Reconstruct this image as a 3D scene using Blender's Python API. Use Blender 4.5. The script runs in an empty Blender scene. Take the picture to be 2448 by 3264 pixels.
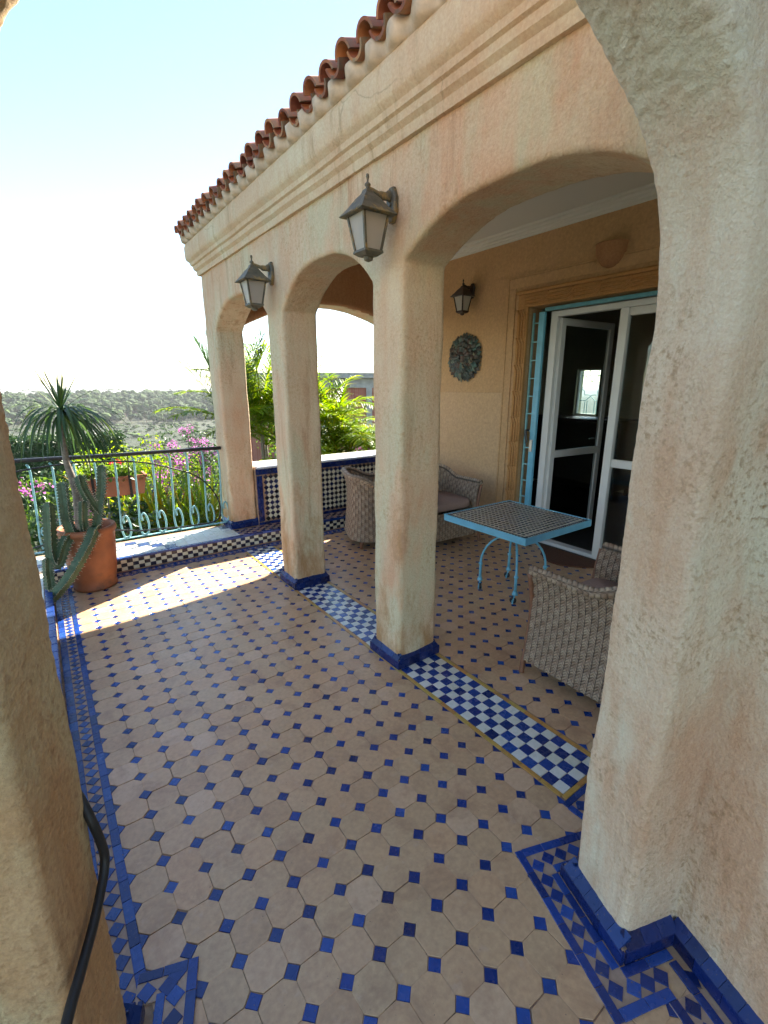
import bpy, bmesh, math, random
import numpy as np
from mathutils import Vector, Matrix, noise
random.seed(11)
sc = bpy.context.scene
COL = sc.collection
R = math.radians
sin, cos, pi = math.sin, math.cos, math.pi

# ------------------------------------------------------------------ camera
EYE = Vector((0, 0, 1.569))
YAW, PITCH, ROLL = R(35.966), R(15.07), R(-0.07)
_f = Vector((sin(YAW) * cos(PITCH), cos(YAW) * cos(PITCH), -sin(PITCH)))
_r = Vector((cos(YAW), -sin(YAW), 0))
_u = _r.cross(_f)
_r, _u = _r * cos(ROLL) + _u * sin(ROLL), -_r * sin(ROLL) + _u * cos(ROLL)
cd = bpy.data.cameras.new('camera')
cd.sensor_fit = 'VERTICAL'
cd.sensor_height = 36.0
cd.lens = 36.0 * 1491.3 / 3264.0
cd.clip_start = 0.02
cd.clip_end = 9000
cam = bpy.data.objects.new('camera', cd)
M = Matrix((_r, _u, -_f)).transposed().to_4x4()
M.translation = EYE
cam.matrix_world = M
COL.objects.link(cam)
sc.camera = cam

# ------------------------------------------------------------------ sky, sun, exposure
SUN_AZ, SUN_EL = R(60.6), R(37.0)
w = bpy.data.worlds.new('World')
sc.world = w
w.use_nodes = True
wn = w.node_tree
bg = wn.nodes['Background']
sky = wn.nodes.new('ShaderNodeTexSky')
sky.sky_type = 'NISHITA'
sky.sun_disc = False
sky.sun_elevation = SUN_EL
sky.sun_rotation = SUN_AZ
sky.air_density = 1.0
sky.dust_density = 0.0
sky.ozone_density = 3.0
wn.links.new(sky.outputs[0], bg.inputs[0])
bg.inputs[1].default_value = 0.08
sl = bpy.data.lights.new('sun', 'SUN')
sl.energy = 5.0
sl.angle = R(0.5)
sl.color = (1.0, 0.985, 0.96)
so = bpy.data.objects.new('sun', sl)
_s = Vector((sin(SUN_AZ) * cos(SUN_EL), cos(SUN_AZ) * cos(SUN_EL), sin(SUN_EL)))
so.rotation_euler = _s.to_track_quat('Z', 'Y').to_euler()
so.location = _s * 30
COL.objects.link(so)
sc.view_settings.view_transform = 'Standard'
sc.view_settings.look = 'None'
sc.view_settings.exposure = 2.42
sc.view_settings.gamma = 1.0
sc.view_settings.use_curve_mapping = False
sc.view_settings.use_white_balance = True
sc.view_settings.white_balance_temperature = 7500
sc.view_settings.white_balance_tint = 10
sc.render.engine = 'CYCLES'
sc.cycles.max_bounces = 8
sc.cycles.diffuse_bounces = 4
sc.cycles.glossy_bounces = 4
sc.cycles.transmission_bounces = 8
sc.cycles.transparent_max_bounces = 16
sc.cycles.volume_bounces = 0
sc.cycles.use_denoising = True
sc.cycles.use_adaptive_sampling = True
sc.cycles.adaptive_threshold = 0.025

# ------------------------------------------------------------------ object helpers
def tag(o, label=None, cat=None, group=None, kind=None):
    if label: o['label'] = label
    if cat: o['category'] = cat
    if group: o['group'] = group
    if kind: o['kind'] = kind
    return o

def empty(name, loc=(0, 0, 0), rz=0.0, label=None, cat=None, group=None):
    o = bpy.data.objects.new(name, None)
    o.location = loc
    o.rotation_euler = (0, 0, rz)
    o.empty_display_size = 0.1
    COL.objects.link(o)
    return tag(o, label, cat, group)

def link(name, me, parent=None, loc=None, rot=None):
    o = bpy.data.objects.new(name, me)
    COL.objects.link(o)
    if parent is not None: o.parent = parent
    if loc is not None: o.location = loc
    if rot is not None: o.rotation_euler = rot
    return o

def copy_tree(o, parent=None):
    c = o.copy()
    COL.objects.link(c)
    c.parent = parent
    for ch in list(o.children):
        copy_tree(ch, c)
    return c

class MB:
    """collects shapes for one mesh"""
    def __init__(s):
        s.v = []; s.f = []
    def add(s, vs, fs):
        n = len(s.v)
        s.v.extend([tuple(p) for p in vs])
        s.f.extend([tuple(i + n for i in f) for f in fs])
        return s
    def box(s, x0, x1, y0, y1, z0, z1, M=None, ch=0.0):
        if ch > 0:
            vs = []
            for z, k in ((z0, ch), (z0 + ch, 0), (z1 - ch, 0), (z1, ch)):
                vs += [(x0 + k, y0 + k, z), (x1 - k, y0 + k, z), (x1 - k, y1 - k, z), (x0 + k, y1 - k, z)]
            fs = [(3, 2, 1, 0), (12, 13, 14, 15)]
            for l in range(3):
                for i in range(4):
                    a = l * 4 + i; b = l * 4 + (i + 1) % 4
                    fs.append((a, b, b + 4, a + 4))
        else:
            vs = [(x0, y0, z0), (x1, y0, z0), (x1, y1, z0), (x0, y1, z0), (x0, y0, z1), (x1, y0, z1), (x1, y1, z1), (x0, y1, z1)]
            fs = [(3, 2, 1, 0), (4, 5, 6, 7), (0, 1, 5, 4), (1, 2, 6, 5), (2, 3, 7, 6), (3, 0, 4, 7)]
        if M is not None: vs = [M @ Vector(p) for p in vs]
        return s.add(vs, fs)
    def prism(s, poly, z0, z1, M=None, ch=0.0):
        """extrude a 2D polygon (ccw) from z0 to z1, optional top chamfer"""
        n = len(poly)
        vs = [(p[0], p[1], z0) for p in poly]
        fs = [tuple(range(n - 1, -1, -1))]
        if ch > 0:
            cx = sum(p[0] for p in poly) / n; cy = sum(p[1] for p in poly) / n
            vs += [(p[0], p[1], z1 - ch) for p in poly]
            for p in poly:
                d = math.hypot(p[0] - cx, p[1] - cy) or 1
                k = max(0, d - ch * 1.3) / d
                vs.append((cx + (p[0] - cx) * k, cy + (p[1] - cy) * k, z1))
            L = 2
        else:
            vs += [(p[0], p[1], z1) for p in poly]; L = 1
        for l in range(L):
            for i in range(n):
                a = l * n + i; b = l * n + (i + 1) % n
                fs.append((a, b, b + n, a + n))
        fs.append(tuple(range(L * n, L * n + n)))
        if M is not None: vs = [M @ Vector(p) for p in vs]
        return s.add(vs, fs)
    def tube(s, pts, r, n=8, cap=True, M=None, squash=None):
        P = [Vector(p) for p in pts]
        m = len(P)
        rr = r if isinstance(r, (list, tuple)) else [r] * m
        up = Vector((0, 0, 1))
        vs = []
        prev = None
        for i in range(m):
            t = (P[min(i + 1, m - 1)] - P[max(i - 1, 0)])
            if t.length < 1e-9: t = Vector((0, 0, 1))
            t.normalize()
            if prev is None:
                a = t.cross(up)
                if a.length < 1e-3: a = t.cross(Vector((1, 0, 0)))
            else:
                a = prev - t * prev.dot(t)
                if a.length < 1e-6: a = t.cross(up)
            a.normalize(); prev = a
            b = t.cross(a)
            for k in range(n):
                an = 2 * pi * k / n
                sx = cos(an) * rr[i]; sy = sin(an) * rr[i]
                if squash: sx *= squash[0]; sy *= squash[1]
                vs.append(P[i] + a * sx + b * sy)
        fs = []
        for i in range(m - 1):
            for k in range(n):
                a0 = i * n + k; b0 = i * n + (k + 1) % n
                fs.append((a0, b0, b0 + n, a0 + n))
        if cap:
            fs.append(tuple(range(n - 1, -1, -1)))
            fs.append(tuple(range((m - 1) * n, m * n)))
        if M is not None: vs = [M @ p for p in vs]
        return s.add(vs, fs)
    def lathe(s, prof, n=24, c=(0, 0, 0), M=None, a0=0.0, a1=2 * pi, cap=False):
        full = abs(a1 - a0 - 2 * pi) < 1e-6
        cols = n if full else n + 1
        vs = []
        for k in range(cols):
            an = a0 + (a1 - a0) * k / n
            for r_, z_ in prof:
                vs.append(Vector((c[0] + cos(an) * r_, c[1] + sin(an) * r_, c[2] + z_)))
        m = len(prof); fs = []
        for k in range(n):
            k2 = (k + 1) % cols
            for j in range(m - 1):
                fs.append((k * m + j, k2 * m + j, k2 * m + j + 1, k * m + j + 1))
        if M is not None: vs = [M @ p for p in vs]
        return s.add(vs, fs)
    def mesh(s, name, mat=None, smooth=False):
        me = bpy.data.meshes.new(name)
        me.from_pydata(s.v, [], s.f)
        if mat is not None: me.materials.append(mat)
        if smooth: me.shade_smooth()
        me.update()
        return me
    def build(s, name, mat=None, parent=None, smooth=False, loc=None, rot=None, angle=None):
        me = s.mesh(name, mat, smooth)
        if angle is not None:
            me.shade_smooth()
            try: me.set_sharp_from_angle(angle=R(angle))
            except Exception: pass
        return link(name, me, parent, loc, rot)

def spline(pts, n=8):
    P = [Vector(p) for p in pts]
    out = []
    for i in range(len(P) - 1):
        p0 = P[max(i - 1, 0)]; p1 = P[i]; p2 = P[i + 1]; p3 = P[min(i + 2, len(P) - 1)]
        for k in range(n):
            t = k / n
            out.append(0.5 * ((2 * p1) + (p2 - p0) * t + (2 * p0 - 5 * p1 + 4 * p2 - p3) * t * t + (3 * p1 - p0 - 3 * p2 + p3) * t ** 3))
    out.append(P[-1])
    return out

def project(p):
    d = Vector(p) - EYE
    z = d.dot(_f)
    if z < 0.05: return None
    return (0.5 + 1491.3 / 2448 * d.dot(_r) / z, 0.5 - 1491.3 / 3264 * d.dot(_u) / z, z)

# ------------------------------------------------------------------ material helpers
def new_mat(name):
    m = bpy.data.materials.new(name)
    m.use_nodes = True
    nt = m.node_tree
    return m, nt, nt.nodes['Principled BSDF']

class N:
    def __init__(s, nt): s.nt = nt
    def node(s, t, **kw):
        n = s.nt.nodes.new(t)
        for k, v in kw.items(): setattr(n, k, v)
        return n
    def l(s, a, b): s.nt.links.new(a, b)
    def coord(s, scale=(1, 1, 1), which='Object'):
        c = s.node('ShaderNodeTexCoord'); mp = s.node('ShaderNodeMapping')
        mp.inputs['Scale'].default_value = scale
        s.l(c.outputs[which], mp.inputs[0])
        return mp.outputs[0]
    def pos(s, scale=(1, 1, 1)):
        c = s.node('ShaderNodeNewGeometry'); mp = s.node('ShaderNodeMapping')
        mp.inputs['Scale'].default_value = scale
        s.l(c.outputs['Position'], mp.inputs[0])
        return mp.outputs[0]
    def noise(s, vec, scale, detail=3, rough=0.55, dist=0.0):
        n = s.node('ShaderNodeTexNoise')
        n.inputs['Scale'].default_value = scale
        n.inputs['Detail'].default_value = detail
        n.inputs['Roughness'].default_value = rough
        n.inputs['Distortion'].default_value = dist
        if vec is not None: s.l(vec, n.inputs['Vector'])
        return n.outputs['Fac']
    def ramp(s, fac, stops):
        n = s.node('ShaderNodeValToRGB')
        e = n.color_ramp.elements
        while len(e) < len(stops): e.new(0.5)
        for i, (p, c) in enumerate(stops):
            e[i].position = p
            e[i].color = (*c, 1) if len(c) == 3 else c
        s.l(fac, n.inputs[0])
        return n.outputs[0]
    def mix(s, fac, a, b, mode='MIX'):
        n = s.node('ShaderNodeMix', data_type='RGBA', blend_type=mode)
        for inp, v in ((n.inputs[0], fac), (n.inputs[6], a), (n.inputs[7], b)):
            if hasattr(v, 'links') or hasattr(v, 'is_linked'): s.l(v, inp)
            elif isinstance(v, (int, float)): inp.default_value = v
            else: inp.default_value = (*v, 1)
        return n.outputs[2]
    def math(s, op, a, b=0.0, c=None):
        n = s.node('ShaderNodeMath', operation=op)
        for inp, v in zip(n.inputs, (a, b) if c is None else (a, b, c)):
            if hasattr(v, 'is_linked'): s.l(v, inp)
            else: inp.default_value = v
        return n.outputs[0]
    def rand(s):
        o = s.node('ShaderNodeObjectInfo'); g = s.node('ShaderNodeNewGeometry')
        a = s.math('ADD', o.outputs['Random'], g.outputs['Random Per Island'])
        return s.math('FRACT', a, 0.0)
    def hsv(s, col, h=0.5, sat=1.0, v=1.0):
        n = s.node('ShaderNodeHueSaturation')
        for k, x in (('Hue', h), ('Saturation', sat), ('Value', v)):
            if hasattr(x, 'is_linked'): s.l(x, n.inputs[k])
            else: n.inputs[k].default_value = x
        s.l(col, n.inputs['Color'])
        return n.outputs[0]
    def bump(s, h, strength, dist, bsdf, prev=None):
        b = s.node('ShaderNodeBump')
        b.inputs['Strength'].default_value = strength
        b.inputs['Distance'].default_value = dist
        s.l(h, b.inputs['Height'])
        if prev is not None: s.l(prev, b.inputs['Normal'])
        s.l(b.outputs[0], bsdf.inputs['Normal'])
        return b.outputs[0]

def plain(name, col, rough=0.5, metal=0.0, var=0.15, bump=0.0, scale=30, spec=0.5, dirt=None):
    m, nt, b = new_mat(name); n = N(nt)
    v = n.coord()
    f = n.noise(v, scale, 4)
    c = n.ramp(f, [(0.25, tuple(x * (1 - var) for x in col)), (0.75, tuple(min(1, x * (1 + var)) for x in col))])
    if dirt:
        f2 = n.noise(v, scale * 0.35, 6, 0.7)
        k = n.ramp(f2, [(dirt[1], (0, 0, 0)), (dirt[1] + 0.08, (1, 1, 1))])
        c = n.mix(k, c, dirt[0])
    n.l(c, b.inputs['Base Color'])
    b.inputs['Roughness'].default_value = rough
    b.inputs['Metallic'].default_value = metal
    b.inputs['Specular IOR Level'].default_value = spec
    if bump: n.bump(f, bump, 0.004, b)
    return m

def plaster(name, cream, pink, dark, pit=0.35, rough_amp=0.012, fine=70, green=None, blotch=1.0, pitcol=None, splash=None, crack=0.0):
    m, nt, b = new_mat(name); n = N(nt)
    v = n.pos()
    vs = n.pos((3.2, 3.2, 0.55))
    big = n.noise(v, 1.6, 5, 0.6, 0.4)
    streak = n.noise(vs, 2.2, 5, 0.65, 0.2)
    k = n.math('ADD', n.math('MULTIPLY', big, 0.55), n.math('MULTIPLY', streak, 0.5))
    c = n.ramp(k, [(0.42, cream), (0.53, tuple((a + d) / 2 for a, d in zip(cream, pink))), (0.64, pink)])
    if green:
        g = n.noise(n.pos((1.3, 1.3, 0.5)), 2.7, 4, 0.6)
        c = n.mix(n.ramp(g, [(0.48, (0, 0, 0)), (0.62, (1, 1, 1))]), c, green)
    st = n.noise(n.pos((9, 9, 0.9)), 1.7, 6, 0.7, 0.3)
    gate = n.noise(v, 1.1, 3)
    s1 = n.math('MULTIPLY', n.ramp(st, [(0.52, (0, 0, 0)), (0.72, (1, 1, 1))]), n.ramp(gate, [(0.4, (0, 0, 0)), (0.65, (blotch * .75,) * 3)]))
    c = n.mix(s1, c, dark)
    if crack:
        wv = n.node('ShaderNodeVectorMath', operation='ADD')
        nz = n.node('ShaderNodeTexNoise'); nz.inputs['Scale'].default_value = 5; nz.inputs['Detail'].default_value = 5
        n.l(v, nz.inputs['Vector']); sc2 = n.node('ShaderNodeVectorMath', operation='SCALE'); sc2.inputs['Scale'].default_value = 0.16
        n.l(nz.outputs['Color'], sc2.inputs[0]); n.l(v, wv.inputs[0]); n.l(sc2.outputs[0], wv.inputs[1])
        vo = n.node('ShaderNodeTexVoronoi', feature='DISTANCE_TO_EDGE'); vo.inputs['Scale'].default_value = 1.5
        n.l(wv.outputs[0], vo.inputs['Vector'])
        ck = n.math('MULTIPLY', n.ramp(vo.outputs['Distance'], [(0.0, (1, 1, 1)), (0.006, (0, 0, 0))]), n.ramp(n.noise(v, 1.9, 3), [(0.52, (0, 0, 0)), (0.60, (crack,) * 3)]))
        c = n.mix(ck, c, tuple(x * 0.45 for x in dark))
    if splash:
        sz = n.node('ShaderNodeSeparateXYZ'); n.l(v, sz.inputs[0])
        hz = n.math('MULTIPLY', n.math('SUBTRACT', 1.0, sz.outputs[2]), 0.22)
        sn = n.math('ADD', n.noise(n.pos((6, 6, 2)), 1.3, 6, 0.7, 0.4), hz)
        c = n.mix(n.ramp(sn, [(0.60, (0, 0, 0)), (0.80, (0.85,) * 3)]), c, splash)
    fn = n.noise(v, fine, 6, 0.65)
    mid = n.noise(v, fine * 0.42, 5, 0.6)
    gp = n.noise(v, 2.3, 4, 0.6)
    pits = n.math('MULTIPLY', n.ramp(mid, [(0.5, (0, 0, 0)), (0.66, (1, 1, 1))]), n.ramp(gp, [(0.42, (0, 0, 0)), (0.62, (pit,) * 3)]))
    c = n.mix(pits, c, pitcol or pink)
    c = n.mix(0.5, c, n.ramp(fn, [(0.3, (0.35, 0.35, 0.35)), (0.7, (0.65, 0.65, 0.65))]), 'OVERLAY')
    n.l(c, b.inputs['Base Color'])
    b.inputs['Roughness'].default_value = 0.92
    b.inputs['Specular IOR Level'].default_value = 0.2
    h = n.math('ADD', n.math('MULTIPLY', fn, 0.2), n.math('MULTIPLY', mid, 0.8))
    n.bump(h, 0.85, rough_amp, b)
    return m

def glaze(name, cols, rough=0.22, bump=0.25, chip=None, stain=False):
    """glazed or fired clay tile; tint differs from tile to tile"""
    m, nt, b = new_mat(name); n = N(nt)
    r = n.rand()
    c = n.ramp(r, [(i / max(1, len(cols) - 1), q) for i, q in enumerate(cols)])
    v = n.pos()
    f = n.noise(v, 55, 4, 0.6)
    c = n.mix(0.35, c, n.ramp(f, [(0.3, (0.32,) * 3), (0.7, (0.68,) * 3)]), 'OVERLAY')
    if stain:
        s1 = n.ramp(n.noise(v, 6.5, 5, 0.7, 0.5), [(0.50, (0, 0, 0)), (0.68, (0.55,) * 3)])
        c = n.mix(s1, c, (0.32, 0.175, 0.10))
        s2 = n.ramp(n.noise(v, 17, 4, 0.65), [(0.60, (0, 0, 0)), (0.70, (0.5,) * 3)])
        c = n.mix(s2, c, (0.56, 0.38, 0.26))
        s3 = n.ramp(n.noise(v, 85, 3, 0.6), [(0.70, (0, 0, 0)), (0.74, (0.8,) * 3)])
        c = n.mix(s3, c, (0.16, 0.09, 0.06))
    if chip:
        k = n.ramp(n.noise(v, 120, 3, 0.6), [(0.68, (0, 0, 0)), (0.72, (1, 1, 1))])
        c = n.mix(k, c, chip)
    n.l(c, b.inputs['Base Color'])
    n.l(n.math('ADD', n.math('MULTIPLY', n.noise(v, 18, 3), 0.25), rough - 0.1), b.inputs['Roughness'])
    n.bump(n.noise(v, 28, 3), bump, 0.003, b)
    return m

def leaf_mat(name, cols, trans=0.45, rough=0.4):
    m, nt, b = new_mat(name); n = N(nt)
    g = n.node('ShaderNodeNewGeometry')
    c = n.ramp(g.outputs['Random Per Island'], [(i / max(1, len(cols) - 1), q) for i, q in enumerate(cols)])
    n.l(c, b.inputs['Base Color'])
    b.inputs['Roughness'].default_value = rough
    t = n.node('ShaderNodeBsdfTranslucent')
    n.l(n.hsv(c, 0.485, 1.1, 1.5), t.inputs['Color'])
    mx = n.node('ShaderNodeMixShader')
    mx.inputs[0].default_value = trans
    n.l(b.outputs[0], mx.inputs[1]); n.l(t.outputs[0], mx.inputs[2])
    n.l(mx.outputs[0], nt.nodes['Material Output'].inputs['Surface'])
    return m

def tinted(name, col, *a, **k):
    """plain material whose tone differs from piece to piece"""
    m = plain(name, col, *a, **k); n = N(m.node_tree); b = m.node_tree.nodes['Principled BSDF']
    src = b.inputs['Base Color'].links[0].from_socket
    r = n.rand()
    n.l(n.hsv(src, n.math('ADD', n.math('MULTIPLY', r, 0.03), 0.487), 1.0, n.math('ADD', n.math('MULTIPLY', r, 0.75), 0.6)), b.inputs['Base Color'])
    return m

# ------------------------------------------------------------------ materials
MT = {}
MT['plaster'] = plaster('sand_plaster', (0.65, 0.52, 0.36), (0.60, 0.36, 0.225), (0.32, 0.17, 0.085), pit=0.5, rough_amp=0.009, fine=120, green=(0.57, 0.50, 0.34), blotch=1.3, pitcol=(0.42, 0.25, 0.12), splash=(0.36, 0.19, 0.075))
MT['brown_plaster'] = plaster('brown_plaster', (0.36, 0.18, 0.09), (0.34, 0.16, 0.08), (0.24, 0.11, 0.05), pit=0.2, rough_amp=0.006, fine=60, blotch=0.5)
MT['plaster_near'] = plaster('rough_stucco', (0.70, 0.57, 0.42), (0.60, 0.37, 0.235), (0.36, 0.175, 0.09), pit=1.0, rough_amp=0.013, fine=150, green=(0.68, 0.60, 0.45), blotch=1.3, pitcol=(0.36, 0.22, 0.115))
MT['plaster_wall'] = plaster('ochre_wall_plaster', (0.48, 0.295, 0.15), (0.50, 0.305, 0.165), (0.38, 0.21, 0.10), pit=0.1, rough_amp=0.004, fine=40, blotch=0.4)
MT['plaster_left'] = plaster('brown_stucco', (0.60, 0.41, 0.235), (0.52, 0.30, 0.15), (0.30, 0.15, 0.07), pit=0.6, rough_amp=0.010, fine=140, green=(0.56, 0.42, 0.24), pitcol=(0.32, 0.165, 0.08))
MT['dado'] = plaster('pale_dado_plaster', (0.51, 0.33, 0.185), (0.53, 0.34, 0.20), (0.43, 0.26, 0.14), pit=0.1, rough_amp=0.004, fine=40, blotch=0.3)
MT['carve'] = plaster('carved_plaster', (0.44, 0.22, 0.085), (0.46, 0.24, 0.10), (0.34, 0.16, 0.07), pit=0.1, rough_amp=0.003, fine=60, blotch=0.5)
MT['cornice'] = plaster('cornice_plaster', (0.66, 0.56, 0.39), (0.62, 0.43, 0.28), (0.36, 0.25, 0.14), pit=0.4, rough_amp=0.008, fine=90, crack=0.4, blotch=1.2)
MT['white_ceiling'] = plain('ceiling_paint', (0.62, 0.60, 0.55), 0.8, var=0.01, scale=2)
MT['octagon'] = glaze('terracotta_tile', [(0.54, 0.325, 0.18), (0.565, 0.35, 0.20), (0.52, 0.33, 0.185), (0.58, 0.345, 0.19), (0.49, 0.295, 0.165), (0.55, 0.36, 0.205), (0.545, 0.325, 0.18), (0.61, 0.40, 0.25)], 0.36, 0.4, stain=True)
MT['blue'] = glaze('blue_glazed_tile', [(0.005, 0.028, 0.15), (0.008, 0.045, 0.23), (0.015, 0.075, 0.30), (0.006, 0.02, 0.10), (0.006, 0.04, 0.20)], 0.24, 0.5, chip=(0.16, 0.11, 0.08))
MT['bluedark'] = glaze('dark_blue_glazed_tile', [(0.004, 0.014, 0.085), (0.005, 0.022, 0.13), (0.004, 0.010, 0.055)], 0.24, 0.4)
MT['blue_plinth'] = glaze('blue_plinth_tile', [(0.004, 0.017, 0.08), (0.005, 0.026, 0.13), (0.008, 0.038, 0.16), (0.004, 0.013, 0.06)], 0.26, 0.5, chip=(0.14, 0.10, 0.08))
MT['white_tile'] = glaze('white_glazed_tile', [(0.66, 0.67, 0.60), (0.72, 0.72, 0.66), (0.62, 0.62, 0.52), (0.70, 0.68, 0.58)], 0.28, 0.4)
MT['cream_tile'] = glaze('cream_glazed_tile', [(0.62, 0.60, 0.46), (0.68, 0.65, 0.52), (0.55, 0.53, 0.42)], 0.3, 0.4)
MT['black_tile'] = glaze('black_glazed_tile', [(0.012, 0.012, 0.018), (0.008, 0.010, 0.035), (0.02, 0.016, 0.016), (0.008, 0.016, 0.085)], 0.25, 0.4)
MT['pale_blue'] = glaze('pale_blue_tile', [(0.45, 0.50, 0.60), (0.52, 0.56, 0.62), (0.38, 0.44, 0.56)], 0.3, 0.4)
MT['orange_tile'] = glaze('ochre_glazed_tile', [(0.52, 0.24, 0.06), (0.50, 0.34, 0.08), (0.46, 0.20, 0.06)], 0.32, 0.4)
MT['terra_small'] = glaze('small_terracotta_tile', [(0.36, 0.24, 0.17), (0.42, 0.28, 0.2)], 0.5, 0.3)
MT['grout'] = plain('grout', (0.33, 0.21, 0.135), 0.9, var=0.4, scale=40)
MT['roof_tile'] = tinted('clay_roof_tile', (0.33, 0.115, 0.06), 0.8, var=0.4, scale=9, bump=0.3, dirt=((0.20, 0.13, 0.085), 0.52))
MT['mortar'] = plain('mortar', (0.55, 0.44, 0.33), 0.9, var=0.3, scale=16, bump=0.6)
MT['iron'] = plain('black_painted_iron', (0.015, 0.015, 0.017), 0.35, var=0.3)
MT['turquoise'] = plain('turquoise_paint', (0.10, 0.34, 0.42), 0.42, var=0.15, scale=20, dirt=((0.16, 0.07, 0.04), 0.69))
MT['turq_light'] = plain('light_turquoise_paint', (0.22, 0.48, 0.52), 0.42, var=0.15, scale=20, dirt=((0.2, 0.14, 0.08), 0.72))
MT['bright_blue'] = plain('sky_blue_paint', (0.12, 0.42, 0.58), 0.4, var=0.12, scale=15, dirt=((0.12, 0.06, 0.04), 0.69))
MT['lamp_metal'] = plain('aged_lamp_metal', (0.095, 0.09, 0.065), 0.55, var=0.35, scale=40, dirt=((0.24, 0.17, 0.07), 0.52))
MT['lamp_dark'] = plain('dark_lamp_metal', (0.035, 0.018, 0.014), 0.5, var=0.3, scale=40)
MT['terracotta'] = plain('terracotta_pot', (0.27, 0.088, 0.032), 0.6, var=0.5, scale=4, bump=0.2, dirt=((0.15, 0.06, 0.03), 0.56))
MT['planter'] = plain('planter_clay', (0.30, 0.10, 0.05), 0.7, var=0.25, scale=9)
MT['soil'] = plain('soil', (0.05, 0.035, 0.025), 0.95, var=0.5, scale=60, bump=1.0)
MT['white_paint'] = plain('white_door_paint', (0.62, 0.63, 0.62), 0.4, var=0.05, scale=5)
MT['cushion'] = plain('taupe_cushion', (0.32, 0.22, 0.19), 0.9, var=0.12, scale=60, bump=0.4)
MT['brownwood'] = plain('brown_wood', (0.20, 0.09, 0.05), 0.5, var=0.3, scale=25)
MT['mat'] = plain('brown_mat', (0.10, 0.035, 0.015), 0.95, var=0.4, scale=90, bump=0.8)
MT['rubber'] = plain('black_rubber', (0.02, 0.02, 0.02), 0.5, var=0.2)
MT['concrete'] = plain('concrete', (0.36, 0.34, 0.31), 0.9, var=0.25, scale=3)
MT['whitewall'] = plain('white_wall', (0.7, 0.7, 0.68), 0.9, var=0.08, scale=3)
MT['room'] = plain('room_wall', (0.42, 0.40, 0.30), 0.9, var=0.05, scale=3)
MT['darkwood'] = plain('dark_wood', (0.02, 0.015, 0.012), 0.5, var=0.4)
MT['bark'] = plain('bark', (0.20, 0.17, 0.14), 0.9, var=0.45, scale=50, bump=0.8)
MT['silver'] = plain('steel', (0.5, 0.5, 0.5), 0.35, metal=1.0, var=0.1)

def wicker_mat():
    m, nt, b = new_mat('grey_wicker'); n = N(nt)
    uv = n.node('ShaderNodeUVMap'); uv.uv_map = 'weave'
    sp = n.node('ShaderNodeSeparateXYZ'); n.l(uv.outputs[0], sp.inputs[0])
    u, w_ = sp.outputs[0], sp.outputs[1]
    a = n.math('ABSOLUTE', n.math('SUBTRACT', n.math('FRACT', u), 0.5))
    st = n.math('FRACT', n.math('ADD', n.math('MULTIPLY', w_, 2.0), n.math('MULTIPLY', a, 2.0)))
    tri = n.math('SUBTRACT', 1.0, n.math('ABSOLUTE', n.math('SUBTRACT', n.math('MULTIPLY', st, 2.0), 1.0)))
    par = n.math('MULTIPLY', n.math('FRACT', n.math('MULTIPLY', n.math('ADD', n.math('FLOOR', u), n.math('FLOOR', w_)), 0.5)), 2.0)
    v = n.coord()
    f = n.noise(v, 22, 4)
    hi = n.ramp(f, [(0.3, (0.31, 0.225, 0.155)), (0.7, (0.47, 0.365, 0.265))])
    lo = n.ramp(f, [(0.3, (0.25, 0.165, 0.11)), (0.7, (0.38, 0.275, 0.195))])
    c = n.mix(par, hi, lo)
    c = n.mix(n.ramp(tri, [(0.0, (.75,) * 3), (0.4, (0, 0, 0))]), c, (0.07, 0.045, 0.03))
    c = n.mix(n.ramp(a, [(0.40, (0, 0, 0)), (0.49, (1, 1, 1))]), c, (0.05, 0.033, 0.024))
    n.l(c, b.inputs['Base Color'])
    b.inputs['Roughness'].default_value = 0.65
    n.bump(n.math('POWER', tri, 0.6), 0.9, 0.006, b)
    return m
MT['wicker'] = wicker_mat()

def glass_mat():
    m, nt, b = new_mat('window_glass')
    b.inputs['Base Color'].default_value = (0.75, 0.85, 0.85, 1)
    b.inputs['Roughness'].default_value = 0.0
    b.inputs['Transmission Weight'].default_value = 1.0
    b.inputs['IOR'].default_value = 1.45
    return m
MT['glass'] = glass_mat()

def frost_mat():
    m, nt, b = new_mat('frosted_lamp_glass'); n = N(nt)
    b.inputs['Base Color'].default_value = (0.62, 0.60, 0.56, 1)
    b.inputs['Roughness'].default_value = 0.35
    t = n.node('ShaderNodeBsdfTranslucent'); t.inputs[0].default_value = (0.7, 0.66, 0.6, 1)
    mx = n.node('ShaderNodeMixShader'); mx.inputs[0].default_value = 0.5
    n.l(b.outputs[0], mx.inputs[1]); n.l(t.outputs[0], mx.inputs[2])
    n.l(mx.outputs[0], nt.nodes['Material Output'].inputs['Surface'])
    return m
MT['frost'] = frost_mat()

def patina_mat():
    m, nt, b = new_mat('patina_metal'); n = N(nt)
    g = n.node('ShaderNodeNewGeometry'); v = n.coord()
    k = n.math('FRACT', n.math('ADD', n.rand(), n.math('MULTIPLY', n.noise(v, 14, 3), 0.6)), 0)
    c = n.ramp(k, [(0, (0.02, 0.015, 0.012)), (0.3, (0.05, 0.07, 0.065)), (0.55, (0.085, 0.045, 0.035)), (0.8, (0.06, 0.13, 0.12)), (1, (0.20, 0.17, 0.11))])
    n.l(c, b.inputs['Base Color'])
    b.inputs['Roughness'].default_value = 0.45
    b.inputs['Metallic'].default_value = 0.35
    return m
MT['patina'] = patina_mat()

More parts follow.
